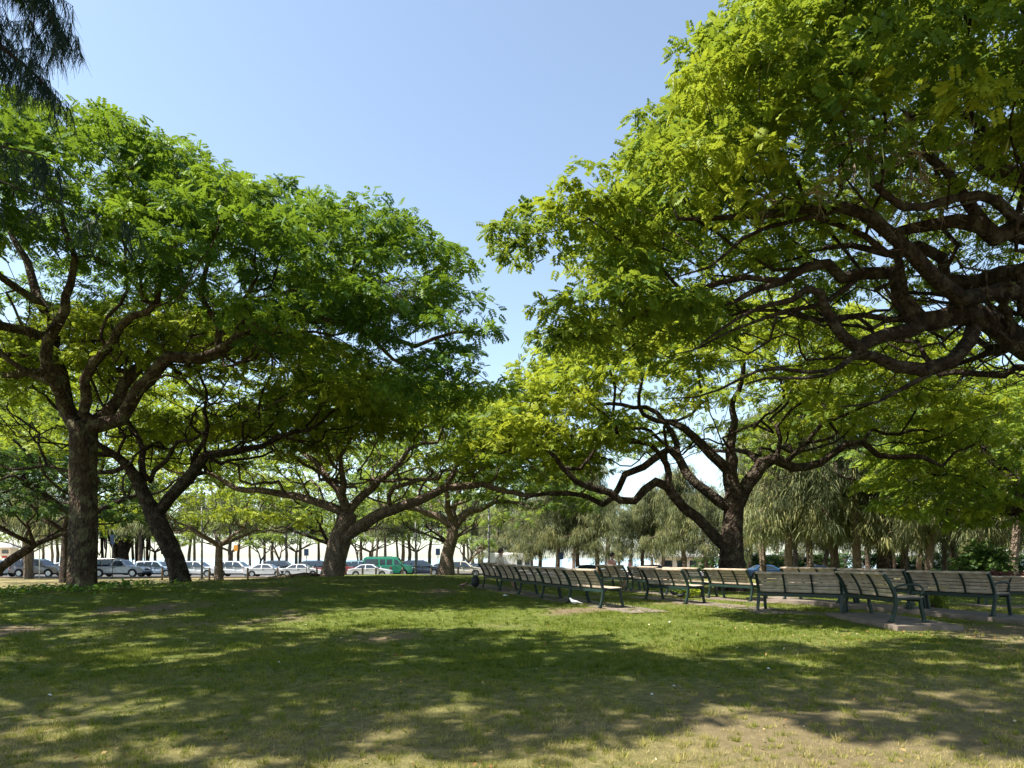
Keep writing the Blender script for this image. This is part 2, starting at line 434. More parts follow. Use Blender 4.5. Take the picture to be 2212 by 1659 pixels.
M['needle'] = leaf_mat('needle', (.045,.062,.032), (.11,.13,.058), (.28,.27,.11), (.30,.33,.12), .36, .6)
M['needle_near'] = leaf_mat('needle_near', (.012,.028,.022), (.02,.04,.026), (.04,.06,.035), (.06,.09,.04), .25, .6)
M['bark'] = bark_mat('bark', (.022,.015,.010), (.105,.07,.046), (.13,.12,.065))
M['bark_dark'] = bark_mat('bark_dark', (.012,.009,.007), (.066,.044,.032), (.085,.072,.052))
M['bark_grey'] = bark_mat('bark_grey', (.07,.05,.038), (.24,.185,.14))
M['iron'] = simple('iron_green_paint', (.009,.023,.018), .45, var=.35, scale=9)
M['wood'] = simple('painted_slats', (.38,.30,.225), .65, var=.38, scale=5, bump=.3)
M['concrete'] = simple('concrete', (.15,.12,.095), .9, var=.25, scale=3, bump=.4)
M['asphalt'] = simple('asphalt', (.06,.06,.062), .9, var=.2, scale=8, bump=.3)
M['glass'] = simple('car_glass', (.02,.03,.04), .08, var=.1, spec=.8)
M['tyre'] = simple('rubber', (.018,.018,.018), .8, var=.2)
M['rim'] = simple('rim_alloy', (.45,.46,.48), .35, metal=.7, var=.1)
M['black'] = simple('black_plastic', (.02,.021,.023), .55, var=.2)
M['lamp'] = simple('headlight', (.75,.76,.78), .15, var=.05, spec=.8)
M['tail'] = simple('taillight', (.35,.02,.02), .25, var=.1)
M['white'] = simple('white_paint', (.74,.73,.70), .6, var=.06)
M['postwood'] = simple('post_wood', (.20,.145,.10), .85, var=.3, scale=12)
M['metal'] = simple('painted_pole', (.10,.10,.095), .5, var=.2)

# ================================================================== ground
def ground_masks(x, y):
    """dirt 0..1 (bare earth) and dry 0..1 (straw coloured turf); real patches of the lawn"""
    n = fbm(x*.45+3, y*.45+8, 3, 5); n2 = fbm(x*1.7, y*1.7, 11, 4); n3 = fbm(x*.16+1, y*.16+4, 19, 3)
    near = np.clip((8.6-y)/3.4, 0, 1)                                   # worn turf by the camera
    right = np.clip((x-5.4)/3.0, 0, 1)*np.clip(1.6-np.abs(y-11.2)/2.2, 0, 1)
    left = np.exp(-((x+9.6)/1.9)**2-((y-12.7)/1.2)**2)
    dirt = np.clip((n-.66+.11*near+.22*right+.35*left)*5.5, 0, 1)*np.clip(.35+n2*1.2, 0, 1)
    dirt = dirt*(1-.45*np.clip((x+1)/3,0,1)*np.clip((9-y)/2,0,1))
    dirt = np.maximum(dirt, np.clip((left-.45)*2, 0, 1)*.8)
    dirt = np.maximum(dirt, np.clip(right*1.3-.35+.8*(n2-.5), 0, 1)*.85)
    edge = np.clip((y-24-.35*(x+30))/4, 0, 1)*(x < -11)                  # dry verge along the road
    edge = np.maximum(edge, np.clip((y-52)/6, 0, 1))
    dry = np.clip((n3-.56)*1.7-.25*np.clip((y-11)/4,0,1)*np.clip((3-x)/4,0,1)+.70*near+.6*(n2-.5)+.28*np.clip((12.5-y)/5,0,1)+.25*np.clip(x/8,0,1), 0, 1)
    dry = np.maximum(dry, edge*.95)
    dirt = np.maximum(dirt, edge*.35*(n2>.45))
    for a, b, r in ((-12.55,20,1.15),(-12.1,25,.95),(-8.45,32,1.3),(8.7,27,1.3),(-4.3,45,1.4)):
        q = np.sqrt((x-a)**2+(y-b)**2); dirt = np.maximum(dirt, np.clip((r-q)/.35+(n2-.5)*1.6, 0, 1)*.8)
    return dirt, dry

def axis(parts):
    a = []
    for lo, hi, st in parts: a += list(np.arange(lo, hi, st))
    return np.array(a+[parts[-1][1]])
gx = axis([(-900,-120,60),(-120,-40,6),(-40,-18,1),(-18,18,.16),(18,40,1),(40,120,6),(120,900,60)])
gy = axis([(-90,-8,6),(-8,4,.8),(4,26,.16),(26,62,.6),(62,118,6)])
X, Y = np.meshgrid(gx, gy); Z = zt(X, Y)
m = (Y < 30); Z = Z+m*(.035*(fbm(X*.8, Y*.8, 2, 4)-.5)+.02*(fbm(X*4, Y*4, 6, 2)-.5))
Z = Z-np.clip((Y-96)/22, 0, 1)*1.6
Vg = np.stack([X,Y,Z], -1).reshape(-1,3); nx, ny = len(gx), len(gy)
i = (np.arange(ny-1)[:,None]*nx+np.arange(nx-1)[None,:]).ravel()
dirt, dry = ground_masks(X.ravel(), Y.ravel())
me = np_mesh('ground', Vg, np.stack([i, i+1, i+nx+1, i+nx], 1), {'dirt': dirt, 'dry': dry}, smooth=True)
m_, nt, out = nodes('lawn'); L = nt.links.new
tc = N(nt, 'ShaderNodeTexCoord')
def nz(s, d=6, r=.65):
    q = N(nt, 'ShaderNodeTexNoise'); q.inputs['Scale'].default_value = s; q.inputs['Detail'].default_value = d; q.inputs['Roughness'].default_value = r; L(tc.outputs['Object'], q.inputs['Vector']); return q
nA, nB, nC = nz(1.1), nz(9, 8, .75), nz(38, 6, .8)
g1 = ramp(nt, nB.outputs['Fac'], [(.3, (.04,.062,.012)), (.5, (.095,.125,.022)), (.72, (.19,.20,.04))])
g2 = ramp(nt, nB.outputs['Fac'], [(.3, (.12,.105,.045)), (.55, (.215,.185,.08)), (.75, (.36,.30,.15))])
g3 = ramp(nt, nC.outputs['Fac'], [(.3, (.10,.072,.045)), (.7, (.25,.185,.125))])
aD = N(nt, 'ShaderNodeAttribute', attribute_name='dirt'); aY = N(nt, 'ShaderNodeAttribute', attribute_name='dry')
def brk(a, k, n_):
    s = N(nt, 'ShaderNodeMath', operation='MULTIPLY_ADD'); L(n_.outputs['Fac'], s.inputs[0]); s.inputs[1].default_value = k; s.inputs[2].default_value = -k*.5
    t = N(nt, 'ShaderNodeMath', operation='ADD', use_clamp=True); L(a.outputs['Fac'], t.inputs[0]); L(s.outputs[0], t.inputs[1]); return t
def mixc(f, a, b):
    x = N(nt, 'ShaderNodeMix', data_type='RGBA'); L(f, x.inputs[0]); L(a, x.inputs[6]); L(b, x.inputs[7]); return x.outputs[2]
c = mixc(brk(aY, 1.1, nB).outputs[0], g1.outputs[0], g2.outputs[0])
c = mixc(brk(aD, .9, nC).outputs[0], c, g3.outputs[0])
b = N(nt, 'ShaderNodeBsdfPrincipled'); b.inputs['Roughness'].default_value = .95; b.inputs['Specular IOR Level'].default_value = .1
L(c, b.inputs['Base Color'])
ad = N(nt, 'ShaderNodeMath', operation='ADD'); L(nB.outputs['Fac'], ad.inputs[0]); L(nC.outputs['Fac'], ad.inputs[1])
bp = N(nt, 'ShaderNodeBump'); bp.inputs['Strength'].default_value = .8; bp.inputs['Distance'].default_value = .05; L(ad.outputs[0], bp.inputs['Height']); L(bp.outputs[0], b.inputs['Normal'])
L(b.outputs[0], out.inputs[0]); M['lawn'] = m_
tag(link('ground', me, m_), kind='structure')

# road / car park and its kerb
def sheet(name, x0, x1, y0, y1, z, mat):
    o = link(name, np_mesh(name, [(x0,y0,z),(x1,y0,z),(x1,y1,z),(x0,y1,z)], [(0,1,2,3)]), mat); return tag(o, kind='structure')
sheet('road', -160, 160, 64.5, 93, -.392, M['asphalt'])
k = MB(); k.box((0, 64.3, -.36), (320, .3, .2)); tag(k.build('kerb', M['concrete'], None, bevel=.02), kind='structure')
mk = MB()
for q in range(-30, 31): mk.box((q*5.6+2.9, 68.2, -.387), (.12, 4.6, .004))
tag(mk.build('parking_lines', M['white']), kind='structure')
# sea
ms, nt, out = nodes('sea_water'); L = nt.links.new
b = N(nt, 'ShaderNodeBsdfPrincipled'); b.inputs['Base Color'].default_value = (.30,.40,.44,1); b.inputs['Roughness'].default_value = .28
tc = N(nt, 'ShaderNodeTexCoord'); n_ = N(nt, 'ShaderNodeTexNoise'); n_.inputs['Scale'].default_value = .8; n_.inputs['Detail'].default_value = 6; L(tc.outputs['Object'], n_.inputs['Vector'])
bp = N(nt, 'ShaderNodeBump'); bp.inputs['Strength'].default_value = .35; bp.inputs['Distance'].default_value = .3; L(n_.outputs['Fac'], bp.inputs['Height']); L(bp.outputs[0], b.inputs['Normal'])
L(b.outputs[0], out.inputs[0])
o = link('sea', np_mesh('sea', [(-6000,110,-1.75),(6000,110,-1.75),(6000,7000,-1.75),(-6000,7000,-1.75)], [(0,1,2,3)]), ms); tag(o, kind='structure')
sand = simple('sand', (.42,.36,.27), .95, var=.12, scale=2)
sheet('beach', -160, 160, 93.4, 104, -.385, sand)

# ------------------------------------------------------------------ grass blades
rng = np.random.default_rng(12)
def blades(n, ylo, yhi, hmin, hmax, wd, half=.80):
    y = ylo+(yhi-ylo)*rng.random(n)**1.15; x = (rng.random(n)*2-1)*(y*half+1.0)
    di, dr = ground_masks(x, y); n2 = fbm(x*2.6, y*2.6, 31, 3)
    clump = np.clip((fbm(x*1.3+7, y*1.3, 77, 3)-.36)*4, .12, 1)
    keep = rng.random(n) < np.clip(1-di*1.15, .03, 1)*(1-.45*dr)*np.clip(.4+n2*.9, 0, 1)*clump
    x, y, dr, di, n2 = x[keep], y[keep], dr[keep], di[keep], n2[keep]; n = len(x)
    z = zt(x, y)+.035*(fbm(x*.8, y*.8, 2, 4)-.5)+.02*(fbm(x*4, y*4, 6, 2)-.5)-.004
    h = rng.uniform(hmin, hmax, n)*(.6+.9*n2)*(1-.35*dr); a = rng.random(n)*2*PI; ln = rng.uniform(.2, 1.1, n)
    b = rng.random(n)*2*PI; ww = wd*rng.uniform(.6, 1.4, n)
    p0 = np.stack([x-np.cos(a)*ww, y-np.sin(a)*ww, z], 1); p1 = np.stack([x+np.cos(a)*ww, y+np.sin(a)*ww, z], 1)
    p2 = np.stack([x+np.cos(b)*h*ln, y+np.sin(b)*h*ln, z+h], 1)
    V = np.stack([p0,p1,p2], 1).reshape(-1,3)
    t = np.clip(.25+.62*dr+rng.normal(0,.16,n), 0, 1)
    return V, np.repeat(t, 3)
def tufts(nt_, ylo, yhi, nb, h0, h1, wd):
    y = ylo+(yhi-ylo)*rng.random(nt_)**1.2; x = (rng.random(nt_)*2-1)*(y*.8+.8); di, dr = ground_masks(x, y); k = rng.random(nt_) < (1-.75*di); x, y, dr = x[k], y[k], dr[k]
    c = np.repeat(np.arange(len(x)), nb); n = len(c); r_ = rng.uniform(.015,.07,len(x))[c]*np.sqrt(rng.random(n)); a0 = rng.random(n)*2*PI
    X_ = x[c]+np.cos(a0)*r_; Y_ = y[c]+np.sin(a0)*r_; z = zt(X_, Y_)+.035*(fbm(X_*.8, Y_*.8, 2, 4)-.5)+.02*(fbm(X_*4, Y_*4, 6, 2)-.5)-.004
    h = rng.uniform(h0,h1,len(x))[c]*rng.uniform(.5,1.1,n); a = rng.random(n)*2*PI; ln = rng.uniform(.1,.8,n); ww = wd*rng.uniform(.6,1.3,n)
    p0 = np.stack([X_-np.cos(a)*ww, Y_-np.sin(a)*ww, z],1); p1 = np.stack([X_+np.cos(a)*ww, Y_+np.sin(a)*ww, z],1); p2 = np.stack([X_+np.cos(a0)*h*ln, Y_+np.sin(a0)*h*ln, z+h],1)
    t = np.clip((rng.uniform(.05,.75,len(x))*.6+.4*dr)[c]+rng.normal(0,.08,n),0,1); return np.stack([p0,p1,p2],1).reshape(-1,3), np.repeat(t,3)
B = [tufts(2600, 4.4, 9, 26, .03, .075, .003), tufts(3000, 8, 18, 18, .04, .085, .005), blades(330000, 4.3, 10, .018, .045, .0022), blades(300000, 9, 20, .025, .055, .0042), blades(90000, 18, 34, .03, .07, .008)]
V = np.concatenate([q[0] for q in B]); T = np.concatenate([q[1] for q in B])
mg, nt, out = nodes('grass_blades'); L = nt.links.new
at = N(nt, 'ShaderNodeAttribute', attribute_name='tint')
r = ramp(nt, at.outputs['Fac'], [(0, (.055,.09,.012)), (.35, (.14,.18,.022)), (.62, (.27,.255,.06)), (1, (.46,.38,.18))])
d = N(nt, 'ShaderNodeBsdfDiffuse'); t = N(nt, 'ShaderNodeBsdfTranslucent'); mx = N(nt, 'ShaderNodeMixShader'); mx.inputs[0].default_value = .35
L(r.outputs[0], d.inputs[0]); L(r.outputs[0], t.inputs[0]); L(d.outputs[0], mx.inputs[1]); L(t.outputs[0], mx.inputs[2]); L(mx.outputs[0], out.inputs[0])
o = link('grass', np_mesh('grass', V, np.arange(len(V)).reshape(-1,3), {'tint': T}), mg); tag(o, 'short green and straw coloured grass growing on the lawn', kind='stuff')
# fallen leaves
n = 2200; y = 4.6+18*rng.random(n)**1.2; x = (rng.random(n)*2-1)*(y*.8+1); x[:1000] = rng.normal(7.0, 2.2, 1000); y[:1000] = rng.normal(11.2, 1.6, 1000)
z = zt(x, y)+.028+.035*(fbm(x*.8, y*.8, 2, 4)-.5); a = rng.random(n)*2*PI; s = rng.uniform(.009, .024, n)
u = np.stack([np.cos(a), np.sin(a), rng.normal(0,.35,n)],1)*s[:,None]; v = np.stack([-np.sin(a), np.cos(a), rng.normal(0,.35,n)],1)*s[:,None]*.6
c = np.stack([x,y,z],1); V = np.stack([c-u, c-v, c+u, c+v], 1).reshape(-1,3)
ml, nt, out = nodes('fallen_leaf'); L = nt.links.new; at = N(nt, 'ShaderNodeAttribute', attribute_name='tint')
r = ramp(nt, at.outputs['Fac'], [(0, (.10,.05,.025)), (.5, (.22,.13,.05)), (.9, (.34,.27,.12)), (1, (.5,.45,.3))]); b = N(nt, 'ShaderNodeBsdfDiffuse'); L(r.outputs[0], b.inputs[0]); L(b.outputs[0], out.inputs[0])
o = link('fallen_leaves', np_mesh('fallen_leaves', V, np.arange(len(V)).reshape(-1,4), {'tint': np.repeat(rng.random(n), 4)}), ml); tag(o, 'small dry leaves scattered over the grass', kind='stuff')
# ================================================================== the spreading trees
def base(x, D, r0, zoff=-.3):
    X = (x-CX)/F*D; return (X, D, z1(X, D)+zoff, r0)
G = 'wide umbrella crowned trees of the park'
# --- tree 1: the big one on the left
D = 20
l = [[base(180, D, .78), base(180, D, .48, .15), base(180, D, .36, .7), *ch(0, (182,1100,20,.31), (178,1000,20,.29), (180,960,20,.31), (185,925,20,.34))],
 ch(0, (185,935,20,.3), (250,890,19.8,.24), (310,840,19.6,.22), (350,800,19.4,.21), (410,780,19.2,.2), (470,755,19,.19), (505,725,18.8,.17), (580,690,18.6,.13), (680,700,18.4,.11), (780,712,18.2,.10), (880,740,18,.07), (980,735,17.8,.05)),
 ch(0, (195,920,20.2,.2), (245,860,20.6,.17), (290,810,21,.14), (335,760,21.4,.12), (350,700,21.6,.1), (380,650,21.8,.08)),
 ch(0, (188,900,19.8,.2), (205,820,19.4,.17), (225,750,19,.15), (260,700,18.6,.13), (310,665,18.2,.11), (340,610,18,.08)),
 ch(0, (170,930,20,.3), (128,880,20.2,.27), (108,820,20.4,.25), (100,760,20.6,.23), (98,700,20.8,.2), (85,640,21,.17), (62,570,21.2,.13), (45,500,21.4,.1), (30,440,21.4,.07)),
 ch(0, (150,900,20,.22), (118,800,19,.2), (112,740,18.6,.18), (140,690,18.4,.15), (145,620,18.2,.12), (145,560,18,.1), (140,500,18,.08)),
 ch(0, (100,740,20.6,.18), (60,715,20,.17), (0,700,19.5,.16), (-70,680,19,.13), (-160,650,18.5,.1)),
 ch(0, (100,700,20.8,.18), (75,650,20.6,.16), (30,610,20,.14), (-20,570,19.6,.12), (-90,520,19,.09)),
 ch(0, (105,830,20.4,.2), (60,810,21,.16), (0,805,21.5,.15), (-90,780,22,.12), (-180,740,23,.09)),
 ch(0, (470,755,19,.14), (480,700,19,.11), (440,640,18.8,.1), (430,590,18.6,.08), (450,540,18.4,.06)),
 ch(0, (580,690,18.6,.11), (620,650,18.5,.09), (640,600,18.4,.07)),
 ch(0, (780,712,18.2,.08), (830,770,18,.06), (900,790,17.8,.05), (960,820,17.6,.03))]
dm = [(-13.5,20.5,9.2,8.2,7.0,4.5), (-4.9,19.5,8.8,3.6,3.4,2.5), (-3.1,18.6,7.1,2.5,2.2,1.7), (-5.0,17.6,7.0,2.1,2.2,1.4), (-7.0,17.0,8.1,2.9,2.7,2.2),
      (-10.0,17.6,9.6,2.2,1.8,1.3), (-15.6,16.8,9.4,2.6,2.2,1.6), (-8.4,21.5,9.0,4.6,4.6,3.9), (-1.9,18.4,5.9,1.5,1.8,1.2)]
spread_tree('spreading_tree', 'tall green umbrella crowned tree with thick straight mottled trunk at left', 'tree', l, dm, 11, G, rmin=.82, rc=.62, nspray=66, K=8, L=.24, w=.058,
            yellow=.38, leafm=M['leaf_green'], barkm=M['bark'], rtip=.011, rroot=.36, fork_z=5, keep_in=.04, inner=1.4, tvar=.3, zj=.6)
# --- tree 2: leaning forked one
l = [[base(393, 25, .50), *ch(0, (378,1205,25,.37), (352,1150,25,.33), (335,1110,25,.33), (322,1085,25,.3))],
 ch(0, (322,1085,25,.24), (300,1045,24.8,.22), (275,1010,24.5,.2), (245,985,24.2,.16), (205,950,24,.12), (150,900,23.5,.08)),
 ch(0, (340,1112,25,.25), (365,1075,25,.24), (410,1030,25,.22), (455,990,25,.19), (510,970,25,.16), (570,960,25,.13), (640,940,25,.1), (700,905,25,.06)),
 ch(0, (310,1055,25,.17), (318,1020,25,.15), (310,970,25.3,.13), (285,930,25.5,.1), (270,880,25.8,.08)),
 ch(0, (405,1030,25,.15), (430,985,25.3,.12), (450,920,25.6,.1), (440,860,25.8,.07)),
 ch(0, (275,1010,24.5,.12), (200,1020,24.5,.09), (100,1012,24.5,.07), (0,1006,24.5,.05), (-60,990,24.5,.03)),
 ch(0, (330,1040,25,.12), (355,985,24.6,.1), (375,950,24.2,.08), (440,935,24,.06))]
dm = [(-11.5,25.5,6.8,7.4,6,3.4), (-6.4,25,6.2,3.4,4.2,2.4), (-17,25,6.4,4.2,5,2.8)]
spread_tree('spreading_tree', 'leaning forked tree with slim dark trunk beside the thickest trunk', 'tree', l, dm, 21, G, rmin=.85, rc=.68, nspray=54, K=8, L=.27, w=.066,
            yellow=.72, leafm=M['leaf_yellow'], barkm=M['bark_dark'], rroot=.32, fork_z=3.4, lam=2.0, A=.14, keep_in=.05, inner=1.4)
# --- tree 3
l = [[base(716, 32, .74), *ch(0, (728,1190,32,.56), (742,1140,32,.5), (752,1110,32,.45))],
 ch(0, (735,1165,32,.4), (790,1130,31.6,.36), (845,1100,31.3,.3), (905,1078,31,.26), (960,1060,30.8,.22), (1040,1045,30.5,.17), (1090,1055,30.3,.14), (1130,1072,30,.12), (1190,1066,30,.1), (1250,1062,30,.07)),
 ch(0, (750,1115,32,.3), (700,1085,32,.25), (640,1075,32,.22), (560,1060,32,.18), (490,1040,32,.13), (420,1020,32,.08)),
 ch(0, (752,1110,32,.28), (735,1060,32,.22), (690,1010,32.3,.18), (650,975,32.6,.14), (600,955,33,.09)),
 ch(0, (755,1110,32,.25), (800,1050,32.3,.2), (840,1010,32.6,.17), (880,980,33,.13), (930,950,33,.09)),
 ch(0, (752,1110,32,.22), (740,1040,31,.17), (730,980,30.5,.13), (750,930,30,.09)),
 ch(0, (960,1060,30.8,.15), (990,1010,30.8,.12), (1010,970,30.8,.08))]
dm = [(-6.2,32,6.6,6.8,6,3.2), (-12.4,32,5.8,4.6,5,2.8), (.2,30.5,5.0,3.9,4.2,2.3)]
spread_tree('spreading_tree', 'pale stout leaning trunk with wide crown, standing just left of the green van', 'tree', l, dm, 31, G, rmin=.92, rc=.74, nspray=52, K=8, L=.30, w=.078,
            yellow=.6, leafm=M['leaf_yellow'], barkm=M['bark_grey'], rroot=.5, fork_z=3.2, inner=1.5, A=.2, lam=2.4, rtip=.014, tvar=.28)
# --- tree 4
l = [[base(965, 45, .75), *ch(0, (966,1200,45,.52), (978,1160,45,.48), (980,1135,45,.45))],
 ch(0, (978,1140,45,.35), (950,1115,45,.3), (920,1105,45,.24), (880,1100,45,.18), (830,1090,45,.12)),
 ch(0, (985,1140,45,.32), (1010,1110,45,.28), (1060,1090,45,.2), (1120,1085,45,.12)),
 ch(0, (980,1135,45,.3), (985,1090,45,.26), (1010,1040,45,.2)), ch(0, (980,1130,45,.28), (965,1080,44,.22), (940,1030,43,.16))]
dm = [(-3.4,45,5.4,7.0,6.5,6.8), (1.2,43,4.4,4.0,4,3.2)]
spread_tree('spreading_tree', 'deep green domed tree with curved brown trunk, right of the green van', 'tree', l, dm, 41, G, rmin=1.15, rc=.92, nspray=40, K=8, L=.38, w=.10,
            yellow=.35, leafm=M['leaf_far'], barkm=M['bark_grey'], rroot=.5, fork_z=3.6)
# --- tree 5
l = [[base(1580, 27, .78), *ch(0, (1580,1200,27,.58), (1582,1150,27,.52), (1588,1085,27,.46), (1590,1060,27,.42), (1578,1020,27,.36))],
 ch(0, (1562,1178,27,.3), (1530,1145,26.7,.26), (1505,1118,26.4,.25), (1480,1098,26.2,.24), (1460,1070,26,.24), (1445,1048,26,.23), (1420,1040,26,.22), (1394,1058,26,.2), (1370,1082,26,.19), (1340,1082,26,.18), (1318,1066,26,.17), (1280,1050,26,.15), (1245,1036,26,.14), (1215,1014,26,.13), (1198,990,26,.11), (1168,965,26,.08), (1120,940,26,.05)),
 ch(0, (1565,1092,27,.3), (1532,1066,27,.24), (1500,1045,27,.22), (1482,1030,27,.22), (1470,1000,27.2,.21), (1448,975,27.2,.2), (1420,985,27,.19), (1385,1005,27,.18), (1352,1025,27,.17), (1335,1055,27,.16), (1304,1090,27,.15), (1270,1075,27,.12), (1220,1062,27,.1), (1175,1066,27,.09), (1130,1080,27,.06)),
 ch(0, (1215,1014,26,.1), (1258,1003,26,.09), (1285,975,26,.08), (1305,940,26,.05)),
 ch(0, (1578,1020,27,.3), (1556,1000,27,.26), (1530,975,27,.24), (1500,950,27,.2), (1450,920,27,.15), (1390,890,27,.1)),
 ch(0, (1580,1020,27,.28), (1586,970,27,.25), (1583,930,27,.2), (1590,880,27,.15)),
 ch(0, (1600,1085,27,.3), (1618,1045,27,.27), (1645,1010,27,.25), (1680,993,27,.24), (1720,1000,27,.22), (1770,1005,27,.2), (1800,985,27,.18), (1830,962,27,.17), (1862,957,27,.15), (1900,972,27,.14), (1935,985,27,.13), (1965,995,27,.12), (2020,992,27,.1), (2045,1002,27,.08), (2070,972,27,.07), (2115,950,27,.05)),
 ch(0, (1700,995,27,.17), (1712,970,27,.15), (1748,955,27.2,.13), (1768,920,27.4,.1), (1775,880,27.6,.07)),
 ch(0, (1470,1000,27.2,.14), (1420,900,28,.12), (1350,880,28.5,.1), (1280,860,29,.07))]
dm = [(8.3,27.5,6.2,9.2,6.5,5.2), (1.7,26.5,5.2,3.1,3.8,3.4), (14.5,27,5.8,4.2,5,4.2)]
spread_tree('spreading_tree', 'yellow green umbrella crowned tree with snaking dark limbs behind the benches', 'tree', l, dm, 51, G, rmin=.88, rc=.68, nspray=56, K=8, L=.28, w=.07,
            yellow=.52, leafm=M['leaf_gold'], barkm=M['bark_dark'], rroot=.45, fork_z=5.2, keep_in=.15, zj=.6)
# --- tree 6: the giant whose trunk stands outside the frame at right
tx, ty = 14.2, 14.5
l = [[(tx, ty, z1(tx,ty)-.3, .95), (tx, ty, 1.2, .75), (tx-.1, ty, 2.6, .65), (tx-.3, ty, 3.9, .6)],
 ch(0, (2420,860,14.4,0.42), (2330,800,14.2,0.353), (2212,742,14,0.302), (2146,706,13.9,0.269), (2052,681,13.7,0.244), (1974,684,13.6,0.227), (1958,640,13.5,0.202), (1942,585,13.5,0.168), (1880,596,13.3,0.151), (1824,602,13.2,0.134), (1789,570,13.1,0.118), (1739,576,13,0.109), (1708,604,12.9,0.101), (1660,625,12.8,0.076), (1600,650,12.7,0.05), (1540,665,12.6,0.034)),
 ch(0, (1985,690,13.6,0.185), (1927,730,13.3,0.168), (1871,768,13,0.151), (1840,735,12.9,0.134), (1822,700,12.8,0.118), (1802,655,12.7,0.109), (1783,618,12.6,0.092), (1752,609,12.5,0.084), (1722,640,12.4,0.076), (1680,660,12.3,0.059), (1600,690,12.2,0.042), (1500,730,12,0.025)),
 ch(0, (2110,705,13.9,0.202), (2075,745,13.8,0.185), (2036,778,13.7,0.185), (1990,790,13.6,0.168), (1945,788,13.5,0.151), (1905,775,13.4,0.118), (1850,780,13,0.067), (1780,800,12.6,0.042), (1700,820,12.3,0.034), (1600,835,12,0.025)),
 ch(0, (2420,760,14.4,0.336), (2300,660,14,0.235), (2212,622,13.6,0.21), (2146,646,13.3,0.193), (2099,645,13.1,0.185), (2060,615,12.9,0.176), (2021,584,12.7,0.168), (1985,550,12.5,0.16), (1958,525,12.4,0.151), (1930,500,12.3,0.143), (1896,478,12.1,0.134), (1850,462,12,0.126), (1802,455,11.9,0.118), (1724,450,11.8,0.101), (1660,458,11.7,0.084), (1614,460,11.6,0.067), (1540,470,11.4,0.05), (1450,480,11.2,0.034)),
 ch(0, (2330,700,14,0.269), (2212,580,14.4,0.235), (2114,598,14.6,0.21), (2055,590,14.8,0.168), (2045,550,14.9,0.151), (1990,545,15,0.126), (1920,560,15.1,0.101), (1850,540,15.2,0.076), (1750,530,15.4,0.05)),
 ch(0, (2400,700,14.2,0.294), (2300,560,13.5,0.235), (2212,495,13,0.218), (2150,512,12.8,0.193), (2110,490,12.7,0.176), (2060,480,12.7,0.151), (1974,494,12.8,0.118), (1920,520,13,0.084)),
 ch(0, (2400,640,14.2,0.252), (2290,500,13,0.168), (2212,452,12.4,0.118), (2130,445,12,0.101), (2050,430,11.6,0.084), (1960,425,11.3,0.076), (1886,400,11,0.067), (1893,350,10.8,0.059), (1897,270,10.6,0.042)),
 ch(0, (2400,640,14.2,0.294), (2280,440,14,0.235), (2212,372,13.9,0.202), (2150,360,13.8,0.176), (2114,350,13.7,0.168), (2122,285,13.6,0.143), (2090,255,13.5,0.118), (2052,238,13.4,0.092), (1990,240,13.3,0.067)),
 ch(0, (2300,460,14.2,0.218), (2260,380,15,0.185), (2212,330,15.2,0.16), (2150,290,15.4,0.143), (2120,270,15.6,0.109)),
 ch(0, (1708,604,12.9,0.059), (1640,598,12.8,0.05), (1560,612,12.7,0.042), (1480,640,12.6,0.029), (1400,668,12.5,0.017)),
 ch(0, (1871,769,13,0.067), (1800,792,12.8,0.05), (1700,798,12.6,0.042), (1600,825,12.4,0.034), (1500,850,12.2,0.021), (1420,862,12,0.013)),
 ch(0, (1802,453,11.9,0.067), (1700,478,11.9,0.05), (1600,520,11.8,0.042), (1500,566,11.8,0.029), (1420,610,11.8,0.017)),
 ch(0, (1880,594,13.3,0.076), (1800,645,13,0.059), (1720,662,12.8,0.05), (1640,702,12.6,0.038), (1540,738,12.4,0.025), (1440,765,12.2,0.015)),
 ch(0, (2036,778,13.7,0.084), (1960,830,13.6,0.059), (1900,868,13.5,0.042), (1820,880,13.4,0.025)),
 ch(0, (2150,512,12.8,0.151), (2100,440,12.6,0.126), (2060,380,12.5,0.092), (2010,330,12.4,0.059)),
 ch(0, (2420,760,14.4,0.302), (2380,560,17,0.235), (2250,420,18,0.168), (2100,350,18,0.101)),
 [(tx-.3, ty, 3.9, .45), (tx+2.5, ty-1, 6.5, .35), (tx+5.5, ty-2, 9, .22)], [(tx-.3, ty, 3.9, .45), (tx+1, ty+3, 7, .3), (tx+3, ty+5, 10, .2)]]
dm = [(12.2,14.6,7.0,10.4,6.8,8.2), (6.2,12.6,8.0,3.7,3.6,3.5), (3.4,13.0,6.6,2.0,2.6,2.5), (.95,12.6,6.9,1.05,1.5,1.15), (2.4,13.2,5.5,1.75,2.0,1.3), (6.0,11.2,7.2,2.6,1.8,2.4)]
spread_tree('spreading_tree', 'giant umbrella tree with twisting dark limbs entering from the right edge', 'tree', l, dm, 61, G, rmin=.70, rc=.56, nspray=84, K=8, L=.19, w=.05,
            yellow=.50, leafm=M['leaf_yellow'], barkm=M['bark_dark'], rroot=.6, fork_z=3.8, zj=.5, tvar=.32, thick=.8, A=.13, rtip=.009, inner=1.9, cut=.13)
